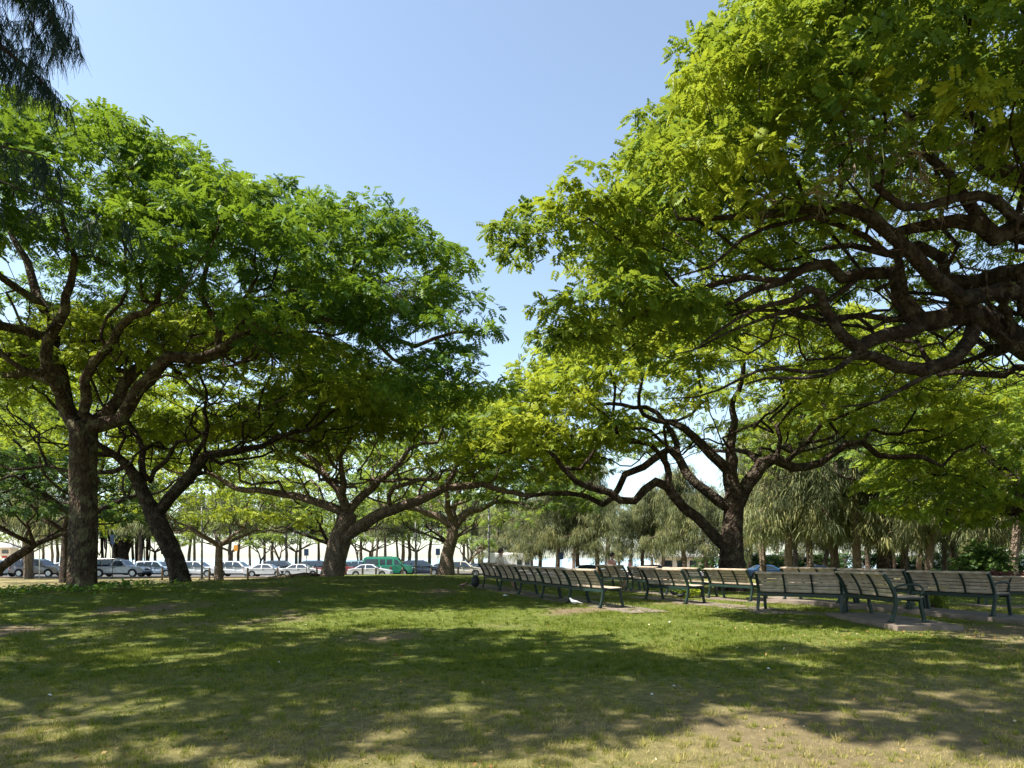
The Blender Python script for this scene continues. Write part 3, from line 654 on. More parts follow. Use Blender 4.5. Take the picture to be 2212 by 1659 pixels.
# --- tree 7: low bright crown at the right edge
l = [[(23.5,30,-.5,.6), (23.2,30,1.5,.5), (22.8,30,3.2,.4)], [(22.8,30,3.2,.3), (20.5,29.5,4.4,.2), (18.6,29,5,.1)], [(22.8,30,3.2,.3), (22,30.5,5.5,.2), (21,31,7,.1)]]
dm = [(21.8,30.5,4.4,5.4,4.5,4.6), (18.6,29.5,3.0,2.6,2.8,2.9), (22.5,29,2.8,4,2.6,3)]
spread_tree('spreading_tree', 'bright green low hanging crown at the right edge, beyond the giant tree', 'tree', l, dm, 71, G, rmin=.95, rc=.75, nspray=46, K=8, L=.30, w=.08,
            yellow=.62, leafm=M['leaf_yellow'], barkm=M['bark_dark'], rroot=.4, fork_z=3)
# --- background crowns
def back_tree(label, X, Y, top, rx, zb, seed, yellow, lm='leaf_far', trunk=.35, rmin=1.3, ns=30, ry=None, extra=(), bm='bark_dark', group='trees standing behind the near umbrella trees', lean=0):
    g = z1(X, Y); ry = ry or rx*.75
    l = [[(X, Y, g-.3, trunk*1.3), (X+lean*.4, Y, g+zb*.4, trunk), (X+lean, Y, g+zb*.78, trunk*.85)]]
    rr = random.Random(seed)
    for k in range(5):
        a = 2*PI*k/5+rr.random(); q = .35+.2*rr.random()
        l.append([(X+lean, Y, g+zb*.78, trunk*.6), (X+lean+math.cos(a)*rx*q*.5, Y+math.sin(a)*ry*q*.5, g+zb*.95, trunk*.42), (X+lean+math.cos(a)*rx*q, Y+math.sin(a)*ry*q, g+zb*1.12, trunk*.28)])
    dm = [(X+lean, Y, zb, rx, ry, top-zb)]+list(extra)
    return spread_tree('spreading_tree', label, 'tree', l, dm, seed, group, rmin=rmin, rc=rmin, nspray=ns, K=6, L=.46, w=.14, yellow=yellow, leafm=M[lm], barkm=M[bm], rroot=trunk, fork_z=g+zb*.77, rtip=.02, minr=.02, A=.3, lam=4)
back_tree('pale yellow green tree behind the thick trunk at the left edge', -23.9, 38, 12.4, 9.0, 5.2, 101, .7, 'leaf_yellow', .36)
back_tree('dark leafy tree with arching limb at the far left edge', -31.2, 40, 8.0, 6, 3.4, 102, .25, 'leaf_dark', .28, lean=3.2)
back_tree('light green low crown behind the leaning forked tree', -22.3, 52, 9.6, 8.5, 3.7, 103, .75, 'leaf_yellow', .36, rmin=1.5, bm='bark_grey')
back_tree('mid green crown filling the gap behind the wide pale trunked tree', -14.4, 54, 10.8, 8, 3.8, 104, .6, 'leaf_far', .3, rmin=1.5)
back_tree('olive green crown far behind the domed tree', -5.4, 58, 8.8, 7, 4.0, 105, .55, 'leaf_far', .28, rmin=1.6)
back_tree('bushy green tree behind the forks of the left tree', -34, 52, 13.5, 9, 5, 106, .45, 'leaf_far', .4, rmin=1.6)
back_tree('dense green tree closing the view beyond the giant tree', 24, 44, 16, 9, 6, 107, .45, 'leaf_far', .5, rmin=1.6)
for k, (px, D, rx, top, lb) in enumerate(((70,96,6,9,'shore umbrella tree between the left edge and the thick trunk'),(335,98,6,8.6,'shore umbrella tree behind the leaning forked trunk'),(500,95,6.5,9,'shore umbrella tree behind the orange marker'),(640,98,6,8.4,'shore umbrella tree left of the pale stout trunk'),(800,96,6.5,8.8,'shore umbrella tree behind the green van'),(900,99,6,8.4,'shore umbrella tree left of the curved brown trunk'),(1035,97,6,8.4,'shore umbrella tree left of the white trailer'))):
    back_tree(lb, (px-CX)/F*D, D, top, rx, 3.5, 120+k, .6, 'leaf_far', .26, rmin=1.5, ns=34, group='umbrella trees along the shore', bm='bark_grey')
# two trees outside the frame whose crowns shade the lawn
G2 = 'shade trees beside the camera'
def off_tree(label, X, Y, top, rx, ry, zb, seed, keep=1.0, extra=(), tx=None, ty=None):
    tx = X if tx is None else tx; ty = Y if ty is None else ty; g = z1(tx, ty); l = [[(tx, ty, g-.3, .7), (tx, ty, g+2, .55), (tx, ty, g+3.6, .5)], [(tx, ty, g+3.6, .45), (tx*.5+X*.5, ty*.5+Y*.5, g+6.2, .4), (X, Y, zb*.86, .34)]]
    for k in range(6):
        a = 2*PI*k/6+.3; l.append([(X, Y, zb*.86, .3), (X+math.cos(a)*rx*.25, Y+math.sin(a)*ry*.25, zb*.95, .22), (X+math.cos(a)*rx*.55, Y+math.sin(a)*ry*.55, zb+1, .15)])
    spread_tree('shade_tree', label, 'tree', l, [(X, Y, zb, rx, ry, top-zb)]+list(extra), seed, G2, rmin=.95, rc=.76, nspray=42, K=8, L=.36, w=.10, yellow=.5, leafm=M['leaf_green'], barkm=M['bark'], rroot=.5, fork_z=g+3.5, rtip=.016, keep=keep)
OFF = [(-18.2, 13.6, 12.4, 7.2, 5.0, 8.8, 201, .86), (-11.0, 6.7, 13.0, 6.6, 3.7, 9.8, 202, .84), (1.6, 5.9, 13.6, 7.4, 3.3, 10.4, 203, .90)]
LB = ['umbrella tree left of the frame that dapples the mound', 'umbrella tree behind the camera at left', 'umbrella tree behind the camera that shades the near grass']
for q, lb, t_ in zip(OFF, LB, ((-21,12), (-12,1.5), (4.0,-3))): off_tree(lb, *q, tx=t_[0], ty=t_[1])
# long pale seed pods hanging in the giant tree
_gt = [o for o in bpy.data.objects if o.get('label','').startswith('giant umbrella')][0]
_cr = [c for c in _gt.children if c.name.startswith('crown')][0]
_n = len(_cr.data.vertices); _co = np.empty(_n*3, np.float32); _cr.data.vertices.foreach_get('co', _co); _co = _co.reshape(-1,3)
_rg = np.random.default_rng(66); _s = _co[_rg.choice(_n, 420)]; _w = _s+np.array(_gt.location); _s = _s[(_w[:,1] < 14) & (_w[:,0]/_w[:,1] < .78)][:48]
for q in _s:
    h = _rg.uniform(.2,.36); dx, dy = _rg.normal(0,.03,2); _tb = MB(); _tb.tube([tuple(q), tuple(q+np.array([dx,dy,-h*.5])), tuple(q+np.array([dx*2.2,dy*2,-h]))], [.007,.013,.006], 5)
    _tb.build('seed_pod', M['pod'], _gt, True)

def bare_twigs(tree, c, R, n, seed):
    rg = np.random.default_rng(seed); tb = MB(); o = np.array(tree.location)
    def go(p, d, L, r, k):
        e = p+d*L; m_ = (p+e)/2+rg.normal(0, L*.12, 3); tb.tube([tuple(p-o), tuple(m_-o), tuple(e-o)], [r, r*.85, r*.6], 4, cap=False)
        if k:
            for _ in range(3):
                q = d+rg.normal(0, .55, 3); go(e if _ else m_, q/np.linalg.norm(q), L*.72, r*.62, k-1)
    for _ in range(n):
        d = rg.normal(0, 1, 3); d[2] = -abs(d[2])*.6; go(np.array(c)+rg.normal(0, .01, 3), d/np.linalg.norm(d), R*.5, .014, 3)
    tb.build('bare_twig', M['twig'], tree, True)
_l = [o for o in bpy.data.objects if o.get('label','').startswith('tall green umbrella')][0]
bare_twigs(_gt, P(1985,330,11.6), 1.2, 9, 1); bare_twigs(_gt, P(1860,300,11.0), .8, 5, 2); bare_twigs(_gt, P(1720,420,11.4), .7, 4, 3); bare_twigs(_l, P(838,615,17.0), .7, 5, 4)
# ================================================================== ironwoods (casuarinas), palms, banyan
def ironwood_meshes(seed, H, W, z0, ntuft, nstr, sl=.8, sw=.05, tr=.22, lean=.6, droop=1.0):
    """trunk mesh + hanging needle mesh; z0 = lowest foliage, W = crown radius"""
    rng = np.random.default_rng(seed); tb = MB()
    pts = [Vector((lean*(k/8)**1.5+rng.normal(0,.05), rng.normal(0,.05), H*k/8-.3)) for k in range(9)]
    tb.tube(pts, [tr*(1-.85*k/8)+.02 for k in range(9)], 8)
    P0 = []; 
    nb = int(14+H)
    for b in range(nb):
        f = rng.uniform(z0/H+.12, .97); k = min(7, int(f*8)); t = f*8-k; s = pts[k].lerp(pts[k+1], t)
        a = rng.random()*2*PI; L = W*(1-.55*max(0, f-.45)/.55)*rng.uniform(.6, 1.1); d = Vector((math.cos(a), math.sin(a), 0))
        br = [s]; up = rng.uniform(.3, .8)
        for j in range(1, 6):
            u = j/5; br.append(s+d*(L*u)+Vector((rng.normal(0,.12), rng.normal(0,.12), L*(up*u-up*1.15*droop*u*u))))
        tb.tube(br, [.05*(1-.85*j/5)*(L/3)+.006 for j in range(6)], 4, cap=False)
        for j in range(6):
            for _ in range(max(1, int(ntuft/nb/5))):
                if j < 1: continue
                P0.append(np.array(br[j])+rng.normal(0, (.34,.34,.45))+(0,0,-.3))
    P0 = np.array(P0); P0 = P0[P0[:,2] > z0+rng.random(len(P0))*1.6-.2]; n = len(P0)
    ci = np.repeat(np.arange(n), nstr); Mn = len(ci)
    a = rng.random(Mn)*2*PI; r0 = rng.random(Mn)*.42; st = P0[ci]+np.stack([np.cos(a)*r0, np.sin(a)*r0, rng.uniform(-.2,.3,Mn)], 1)
    L = sl*rng.uniform(.5, 1.4, Mn); o = rng.uniform(.1,.5,Mn)
    w0 = rng.normal(0,.35,(n,2))[ci]; d1 = np.stack([np.cos(a)*o*1.6+w0[:,0], np.sin(a)*o*1.6+w0[:,1], -rng.uniform(-.1,.6,Mn)],1); d2 = np.stack([np.cos(a)*.3+w0[:,0]*.6, np.sin(a)*.3+w0[:,1]*.6, -np.ones(Mn)],1)
    p1 = st+d1*L[:,None]*.45; p2 = p1+d2*L[:,None]*.7
    b = rng.random(Mn)*PI; sd = np.stack([np.cos(b), np.sin(b), np.zeros(Mn)],1)*sw*.5*rng.uniform(.6,1.4,Mn)[:,None]
    V = np.stack([st-sd*.7, st+sd*.7, p1+sd, p1-sd, p2+sd*.3, p2-sd*.3], 1).reshape(-1,3)
    q = np.arange(Mn)[:,None]*6; Fq = np.concatenate([q+np.array([0,1,2,3]), q+np.array([3,2,4,5])])
    ct = np.clip(rng.normal(.45,.34,n),0,1); tint = np.repeat(np.clip(ct[ci]+rng.normal(0,.12,Mn),0,1), 6)
    return tb.mesh('trunk'), np_mesh('foliage', V, Fq, {'tint': tint})
def ironwood(meshes, label, X, Y, rz, sc, group, cat='tree', nm=None, bm=None, sx=1):
    r = empty('ironwood_tree', (X, Y, z1(X,Y)), rz); r.scale = (sc*sx, sc*sx, sc); tag(r, label, cat, group)
    a = link('trunk', meshes[0], None, r); b = link('foliage', meshes[1], None, r)
    return r
for mm in (0,): pass
weep = [ironwood_meshes(300+k, 12, 3.7, [1.2,2.2,1.6,3.0][k], 780, 20, .55, .045, .24, droop=[1.25,1.0,1.35,1.1][k]) for k in range(4)]
thin = [ironwood_meshes(320+k, 11, 2.8, 4.4, 300, 12, .8, .07, .22, lean=[.8,-.6,.4,1.2][k]) for k in range(4)]
for mesh_pair in weep+thin:
    mesh_pair[0].materials.append(M['bark_grey']); mesh_pair[1].materials.append(M['needle'])
rr = random.Random(8)
GW = 'weeping ironwood trees beyond the benches'
WL = [ # px, depth, scale, label
 (1075,76,.72,'olive weeping ironwood just left of the white trailer'),
 (1128,72,.70,'small ironwood rising behind the middle of the white trailer'),
 (1168,66,.86,'ironwood beside the right end of the white trailer'),
 (1205,61,.92,'ironwood with rusty brown lower foliage past the white trailer'),
 (1248,66,.92,'ironwood behind the far end of the dark bench row'),
 (1290,60,.86,'ironwood with leaning trunk behind the seated dark haired person'),
 (1338,78,.66,'distant pale ironwood under the patch of sky between two limbs'),
 (1388,62,.74,'bushy light green ironwood below the lowest snaking limb'),
 (1432,68,.80,'pale ironwood behind the single dark bench'),
 (1478,58,.80,'light green weeping ironwood left of the thick dark trunk'),
 (1524,64,.84,'ironwood touching the left side of the thick dark trunk'),
 (1648,50,1.05,'tall ironwood at the right side of the thick dark trunk'),
 (1702,45,1.12,'weeping ironwood with golden hanging strands right of the dark trunk'),
 (1748,56,1.14,'ironwood half hidden behind the golden stranded one'),
 (1800,48,1.2,'tall dark ironwood behind the widest sunlit bench'),
 (1850,44,1.16,'ironwood with thick pale leaning trunk'),
 (1902,52,1.15,'dark ironwood behind the bench seen end on'),
 (1952,46,1.1,'ironwood behind the left end of the long shaded back row'),
 (2010,41,1.0,'ironwood with straight pale reddish trunk at right'),
 (2062,52,1.1,'ironwood with rusty hanging strands above the purple hedge'),
 (2124,46,1.05,'ironwood right behind the round green bush'),
 (2192,37,1.0,'ironwood with dark trunk at the right edge'),
 (2290,44,1.15,'ironwood at the right margin beyond the low bright crown'),
 (1600,70,.95,'ironwood directly behind the thick dark trunk'),
 (1620,78,1.0,'ironwood filling the gap far behind the thick dark trunk'),(1720,72,1.05,'shadowy ironwood far behind the golden stranded one'),(1785,74,1.1,'far ironwood between the golden stranded and the tall dark one'),(1875,70,1.1,'far ironwood just right of the thick pale leaning trunk'),(1930,66,1.05,'far ironwood left of the long shaded back row'),(1985,64,1.0,'far ironwood left of the straight reddish trunk'),(2040,68,1.0,'far ironwood right of the straight reddish trunk'),(2095,62,1.0,'far ironwood behind the round green bush'),(2160,60,1.0,'far ironwood right of the round green bush'),(2235,58,1.0,'far ironwood at the right edge'),
 (60,62,1.5,'tall grey green ironwood behind the crown at the left edge'),
 (-70,66,1.55,'tall ironwood at the far left margin')]
for i, (px, D, s, lb) in enumerate(WL):
    ironwood(weep[i % 4], lb, (px-CX)/F*D, D, rr.random()*6.28, s*rr.uniform(.95,1.05), GW)
GT = 'thin trunked shore trees between the parked cars and the sea'
for i, px in enumerate((48,93,112,126,243,300,318,405,420,475,497,512,541,570,588,620,646,690,780,802,834,871,884,925,1000,1020,1041,1102,1150,1238,1315,1362,1410,1455,1540,1640,1680)):
    D = rr.uniform(95, 108) if i % 5 else rr.uniform(86, 92)
    ironwood(thin[i % 4], 'thin trunked tree standing against the bright sky behind the parked cars', (px-CX)/F*D, D, rr.random()*6.28, rr.uniform(.9,1.15), GT, sx=rr.uniform(.9,1.2))
# coconut palms on the shore
def palm_meshes(seed, H):
    rng = random.Random(seed); tb = MB(); pts = [(1.1*(k/8)**2, 0, H*k/8-.2) for k in range(9)]
    tb.tube(pts, [.17-.008*k for k in range(9)], 7); top = Vector(pts[-1]); V = []; Fc = []; T = []
    for f in range(17):
        a = f*2.4+rng.random()*.4; el = rng.uniform(-.2, 1.1); L = rng.uniform(2.3, 3.1); d = Vector((math.cos(a), math.sin(a), 0)); sd = Vector((-d.y, d.x, 0)); tt = rng.random()
        for j in range(16):
            t = (j+1)/16; c = top+d*(L*t*math.cos(el*.7))+Vector((0,0,L*(math.sin(el)*t-.75*t*t))); w = .62*math.sin(PI*min(1,t*.85+.12))
            for s in (-1,1):
                q = [c, c+d*.05, c+d*.28+sd*s*w+Vector((0,0,-.32*w)), c+d*.22+sd*s*w*.98+Vector((0,0,-.36*w))]; n = len(V); V += [tuple(v) for v in q]; Fc.append((n,n+1,n+2,n+3)); T += [tt]*4
    return tb.mesh('trunk'), np_mesh('fronds', V, Fc, {'tint': np.array(T)})
pm = [palm_meshes(5, 7.5), palm_meshes(6, 9)]
for a, b in pm: a.materials.append(M['bark_grey']); b.materials.append(M['leaf_dark'])
for i, (px, D, lb) in enumerate(((205,88,'coconut palm between the thick trunk and the banyan'), (722,92,'coconut palm behind the pale stout trunk'), (812,90,'coconut palm rising above the green van roof'), (860,94,'coconut palm behind the navy minivan'), (1012,92,'coconut palm right of the curved brown trunk'), (1308,90,'coconut palm with feathery fronds behind the seated person'))):
    X = (px-CX)/F*D; r = empty('coconut_palm', (X, D, z1(X,D)), rr.random()*6.28); tag(r, lb, 'palm', 'coconut palms on the shore')
    link('trunk', pm[i%2][0], None, r); link('fronds', pm[i%2][1], None, r)
# banyan with aerial roots
X, Y = (262-CX)/F*78, 96
X = (262-CX)/F*Y; g = z1(X,Y)
rb = empty('banyan_tree', (X,Y,g)); tag(rb, 'dark banyan with many hanging aerial roots behind the silver pickup', 'tree')
tb = MB(); rng = random.Random(3)
for k in range(9):
    a = rng.random()*6.28; q = rng.uniform(0, .9); tb.tube([(math.cos(a)*q, math.sin(a)*q, -.3), (math.cos(a)*q*.8, math.sin(a)*q*.8, 2.5), (math.cos(a)*q*2.2, math.sin(a)*q*2.2, 5.5)], [.5,.38,.28], 8)
tb.build('trunk', M['bark_dark'], rb, True)
tb = MB()
for k in range(46):
    x, y = rng.uniform(-5.5,5), rng.uniform(-2.5,2.5); z = rng.choice((-.2,-.2,rng.uniform(1,3.5))); tb.tube([(x,y,6.4),(x+rng.uniform(-.2,.2),y,3.4),(x+rng.uniform(-.25,.25),y,z)], rng.uniform(.04,.17), 5)
tb.build('aerial_roots', M['bark_dark'], rb, True)
rg = np.random.default_rng(9); cl = shell(rg, [(0,0,5.6,8.5,6,5.2)], 1.5, .3, 1.2, .8); cl = np.concatenate([cl, np.stack([rg.uniform(-6,6,26), rg.uniform(-3,3,26), rg.uniform(4.8,6.4,26)],1)])
link('crown', foliage(rg, 'crown', cl, 1.4, 30, 8, .55, .18, .3), M['leaf_dark'], rb)
# small bare limbed tree near it
def bare_tree(label, px, D, H, seed):
    X = (px-CX)/F*D; g = z1(X,D); r = empty('small_tree', (X,D,g)); tag(r, label, 'tree'); rg = random.Random(seed); tb = MB(); tips = []
    def grow(p, d, L, rad, n):
        q = p+d*L*.5+Vector((rg.uniform(-.1,.1),0,0)); e = p+d*L; tb.tube([p,q,e],[rad,rad*.85,rad*.7],6, cap=False)
        if n == 0: tips.append(e); return
        for s in range(rg.choice((2,3))):
            nd = (d+Vector((rg.uniform(-.9,.9), rg.uniform(-.6,.6), rg.uniform(-.2,.3)))).normalized(); grow(e, nd, L*rg.uniform(.65,.85), rad*.68, n-1)
    grow(Vector((0,0,-.2)), Vector((.1,0,1)).normalized(), H*.33, H*.035, 4); tb.build('trunk', M['bark_grey'], r, True)
    rn = np.random.default_rng(seed); link('crown', foliage(rn, 'crown', np.array([tuple(t) for t in tips]), .55, 6, 6, .4, .12, .4), M['leaf_far'], r)
bare_tree('small open tree with forked pale limbs between the silver pickup and the silver hatchback', 354, 84, 5.6, 4)
bare_tree('low spreading bare limbed tree behind the white sedans', 560, 86, 5.2, 7)
bare_tree('small bare limbed tree behind the white minivan', 600, 88, 5.5, 9)
bare_tree('small forked tree just right of the curved brown trunk', 1008, 70, 4.6, 12)
bare_tree('small open tree behind the green van', 770, 84, 5.4, 15)

# the near ironwood whose twigs hang into the top left corner
X, Y = -11.5, 6.5; g = z1(X,Y); rw = empty('ironwood_tree', (X,Y,g)); tag(rw, 'dark ironwood with drooping needled twigs hanging into the top left corner', 'tree')
tb = MB(); O = np.array([X,Y,g]); tb.tube([(0,0,-.3),(.1,0,3),(.3,.1,7),(.5,.1,11),(.4,0,15)], [.42,.34,.27,.2,.08], 10)
rg = np.random.default_rng(44); ribs = []
def twig(pts, r0=.035, sub=5, sublen=.9):
    pts = [Vector(p)-Vector(O) for p in pts]; tb.tube(pts, [r0*(1-.8*k/(len(pts)-1)) for k in range(len(pts))], 5, cap=False)
    for k in range(len(pts)-1):
        for _ in range(sub):
            s = pts[k].lerp(pts[k+1], rg.random()); e = s+Vector((rg.normal(.02,.16), rg.normal(0,.16), -sublen*rg.uniform(.5,1.2))); ribs.append((s, s.lerp(e,.5)+Vector((rg.normal(.04,.05),0,.03)), e))
st = Vector((X+.3, Y+.1, 9.0)); D = 7.2
def pv(x, y, d=7.2): return Vector(P(x, y, d))
twig([st, pv(-330,-260), pv(-160,-140), pv(-20,-90), pv(50,-60), pv(98,-30)], .05, 15, .40)
twig([pv(60,-50), pv(100,15), pv(118,60), pv(130,105)], .014, 9, .26)
twig([pv(60,-50), pv(75,30), pv(68,90), pv(66,140)], .012, 7, .16)
twig([st, pv(-300,-60,6.6), pv(-120,60,6.8), pv(0,100), pv(45,135), pv(80,165), pv(112,200)], .045, 9, .3)
twig([pv(-60,-40), pv(-10,20), pv(0,80), pv(5,140)], .014, 8, .22)
twig([st+Vector((0,0,-2)), pv(-300,180,7), pv(-120,290,7.4), pv(20,320,7.6), pv(90,335,7.7), pv(130,360,7.8)], .022, 6, .34)
twig([st+Vector((0,0,-2.4)), pv(-280,280,7.4), pv(60,415,8.4), pv(150,440,8.6), pv(220,470,8.7), pv(290,480,8.8)], .016, 5, .5)
for _ in range(26):
    a = rg.random()*6.28; h = rg.uniform(6,14.5); L = rg.uniform(2,4.5)
    if math.cos(a) > .2 and h < 10: continue
    s = Vector((X+.3,Y,h)); twig([s, s+Vector((math.cos(a)*L*.5, math.sin(a)*L*.5, .9)), s+Vector((math.cos(a)*L, math.sin(a)*L, .3))], .05, 9, 1.1)
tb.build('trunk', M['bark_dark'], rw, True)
V = []; 
rb_ = []
for s, m_, e in ribs:
    n = 44
    t = rg.random(n); p = np.where(t[:,None] < .5, np.array(s)+(np.array(m_)-np.array(s))*(t[:,None]*2), np.array(m_)+(np.array(e)-np.array(m_))*(t[:,None]*2-1))
    L = rg.uniform(.10,.24,n); a = rg.random(n)*6.28; o = rg.uniform(.15,.7,n)
    d = np.stack([np.cos(a)*o, np.sin(a)*o, -np.ones(n)],1); d /= np.linalg.norm(d,axis=1)[:,None]; b = rg.random(n)*PI; sd = np.stack([np.cos(b),np.sin(b),np.zeros(n)],1)*.0032
    V.append(np.stack([p-sd, p+sd, p+d*L[:,None]+sd*.4, p+d*L[:,None]-sd*.4],1).reshape(-1,3))
    q0, q1 = np.array(s), np.array(e); sd = np.array([.004,0,0]); V.append(np.array([q0-sd, q0+sd, np.array(m_)+sd, np.array(m_)-sd])); V.append(np.array([np.array(m_)-sd, np.array(m_)+sd, q1+sd*.5, q1-sd*.5]))
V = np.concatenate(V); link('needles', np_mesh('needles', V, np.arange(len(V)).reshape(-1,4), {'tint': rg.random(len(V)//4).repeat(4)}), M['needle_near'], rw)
# ================================================================== paths and slabs by the benches
def strip(name, pts, width, th=.07, kind='structure'):
    pts = [np.array(p, float) for p in pts]; P2 = []
    for a, b in zip(pts[:-1], pts[1:]):
        n = max(1, int(np.linalg.norm(b-a)/.5)); P2 += [a+(b-a)*k/n for k in range(n)]
    P2.append(pts[-1]); P2 = np.array(P2); T = np.gradient(P2, axis=0); T /= np.linalg.norm(T,axis=1)[:,None]; S = np.stack([T[:,1], -T[:,0]],1)
    V = []; Fc = []; m = len(P2)
    for k in range(m):
        zc = max(z1(*(P2[k]+S[k]*s*width/2)) for s in (-1,0,1))+th
        for s in (-1,1):
            q = P2[k]+S[k]*s*width/2; V += [(q[0],q[1],zc),(q[0],q[1],zc-.45)]
    for k in range(m-1):
        a = 4*k; b = a+4; Fc += [(a,b,b+2,a+2),(a+1,b+1,b,a),(a+2,b+2,b+3,a+3)]
    Fc += [(0,2,3,1),(4*m-4,4*m-3,4*m-1,4*m-2)]
    me = bpy.data.meshes.new(name); me.from_pydata(V, [], Fc); me.update(); o = link(name, me, M['concrete']); tag(o, kind=kind)
    def zz(x, y):
        k = int(np.linalg.norm(P2-np.array([x,y]),axis=1).argmin()); return max(z1(*(P2[k]+S[k]*s*width/2)) for s in (-1,0,1))+th
    return zz
zA = strip('path', [(3.05,14.9),(2.35,16.6),(.9,20),(-1.4,25.6)], 1.0, .012)
zB = strip('path', [(3.9,20.6),(5.0,17.7),(5.9,15.9)], .95, .012)
zC = strip('path', [(3.2,27.0),(7.15,18.4)], .95, .012)
zD = strip('path', [(5.45,15.5),(7.25,14.55)], .95, .015)
zE = strip('path', [(7.15,14.3),(7.3,11.9)], 1.2, .09)
zF = strip('path', [(10.55,12.9),(7.3,19.9)], 1.25, .09)
zG = strip('path', [(13.6,20.4),(19.5,19.2)], 1.2, .03)

# ================================================================== benches
LB_, SD = 1.74, .50
prof = [(0.0,.43),(-.015,.50),(-.045,.58),(-.085,.66),(-.13,.74),(-.18,.81),(-.215,.855)]
def lerp_prof(t):
    t = t*(len(prof)-1); k = min(len(prof)-2, int(t)); f = t-k; a, b = prof[k], prof[k+1]; return a[0]+(b[0]-a[0])*f, a[1]+(b[1]-a[1])*f
def make_bench():
    root = empty('park_bench')
    bk = MB()
    for k in range(6):
        t = .06+k*.158; y, z = lerp_prof(t+.06); y2, z2 = lerp_prof(min(1,t+.13)); y1_, z1_ = lerp_prof(t); a = math.atan2(-(y2-y1_), z2-z1_)
        bk.box((0, y+.022, z), (LB_-.03, .024, .060), rx=a)
    y, z = prof[-1]; bk.box((0, y+.004, z+.018), (LB_+.01, .085, .036), rx=.18)
    bk.build('backrest', M['wood'], root, bevel=.006)
    st = MB()
    for k in range(7):
        y = .055+k*.071; st.box((0, y, .455-.018*math.sin(PI*min(1,(k+.6)/6.5))), (LB_-.03, .060, .024))
    st.build('seat', M['wood'], root, bevel=.006)
    for i, x in enumerate((-LB_/2, -LB_/6, LB_/6, LB_/2)):
        e = i in (0,3); w = .055 if e else .034; d = .055 if e else .034; rb = MB()
        pts = [(x, p[0]-.012, p[1]) for p in prof]; 
        for a, b in zip(pts[:-1], pts[1:]):
            ang = math.atan2(-(b[1]-a[1]), b[2]-a[2]); rb.box((x, (a[1]+b[1])/2, (a[2]+b[2])/2), (w, d, math.dist(a,b)+.016), rx=ang)
        rb.box((x, .03, .405), (w, .11, .06)); rb.box((x, .25, .425), (w, .44, .035)) 
        rb.build('rib', M['iron'], root, bevel=.004)
    for x in (-LB_/2, LB_/2):
        for rear in (1,0):
            lg = MB(); w = .058
            q = [(-.0,.43),(-.008,.30),(-.035,.16),(-.085,0)] if rear else [(.44,.43),(.455,.30),(.485,.15),(.53,0)]
            for a, b in zip(q[:-1], q[1:]):
                ang = math.atan2(-(b[0]-a[0]), b[1]-a[1]); lg.box((x, (a[0]+b[0])/2, (a[1]+b[1])/2), (w, .055, math.dist(a,b)+.018), rx=ang)
            lg.box((x, q[-1][0], .012), (w+.02, .10, .024)); lg.build('leg', M['iron'], root, bevel=.004)
        am = MB(); am.tube([(x,-.06,.60),(x,.02,.645),(x,.16,.675),(x,.32,.68),(x,.43,.66),(x,.49,.60),(x,.485,.53),(x,.44,.47)], [.017,.018,.019,.02,.02,.019,.018,.016], 8); am.build('armrest', M['iron'], root, True)
    rl = MB(); rl.box((0,-.012,.385), (LB_-.04,.03,.07)); rl.box((0,.455,.39), (LB_-.04,.03,.06)); rl.build('rail', M['iron'], root, bevel=.004)
    return root
BG = 'green iron park benches with slatted seats'
def ang(ax, ay, bx, by): return math.atan2(by-ay, bx-ax)
Bl = []  # (x,y, heading of local x axis, label, zfun)
def row(x0, y0, x1, y1, n, labels, zf):
    """benches from the near right end to the far end; backs towards the camera"""
    for k in range(n):
        cx_, cy_ = x0+(x1-x0)*(k+.5)/n, y0+(y1-y0)*(k+.5)/n
        Bl.append((cx_, cy_, math.atan2(y0-y1, x0-x1), labels[k], zf))
row(2.12,15.9,-.95,23.9,5,['shaded bench at the near right end of the dark row','second shaded bench from the near end of the dark row','middle bench of the five in the dark row','fourth shaded bench of the dark row, toward the lamp pole','bench at the far left end of the dark row with a black bag under it'], zA)
row(4.58,17.5,3.78,19.25,1,['single shaded bench standing alone between the dark row and the sunlit row'], zB)
row(6.72,18.75,3.4,26.3,4,['sunlit bench directly in front of the thick dark trunk','second sunlit bench left of the dark trunk, behind a looped armrest','sunlit bench between the dark row and the single dark bench','farthest sunlit bench, where the dark haired person sits'], zC)
Bl.append(((5.58+7.05)/2, (15.45+14.6)/2, math.atan2(14.45-15.55, 7.05-5.58), 'widest sunlit bench, its whole back facing the camera', zD))
Bl.append((6.92, 13.2, -PI/2+.02, 'near bench seen almost end on beside the concrete block', zE))
row(9.85,13.85,7.55,18.85,3,['dappled bench at the near end of the right hand row with a looped armrest','middle bench of the dappled right hand row','far bench of the dappled right hand row'], zF)
Bl.append((15.0, 20.2, -.25, 'bench cut by the right edge of the picture', zG))
Bl.append((17.2, 19.7, -.2, None, zG))
proto = make_bench(); first = True
for x, y, a, lb, zf in Bl:
    if lb is None: continue
    o = proto if first else copy_tree(proto); first = False
    o.location = (x, y, zf(x,y)); o.rotation_euler = (0,0,a); tag(o, lb, 'bench', BG)

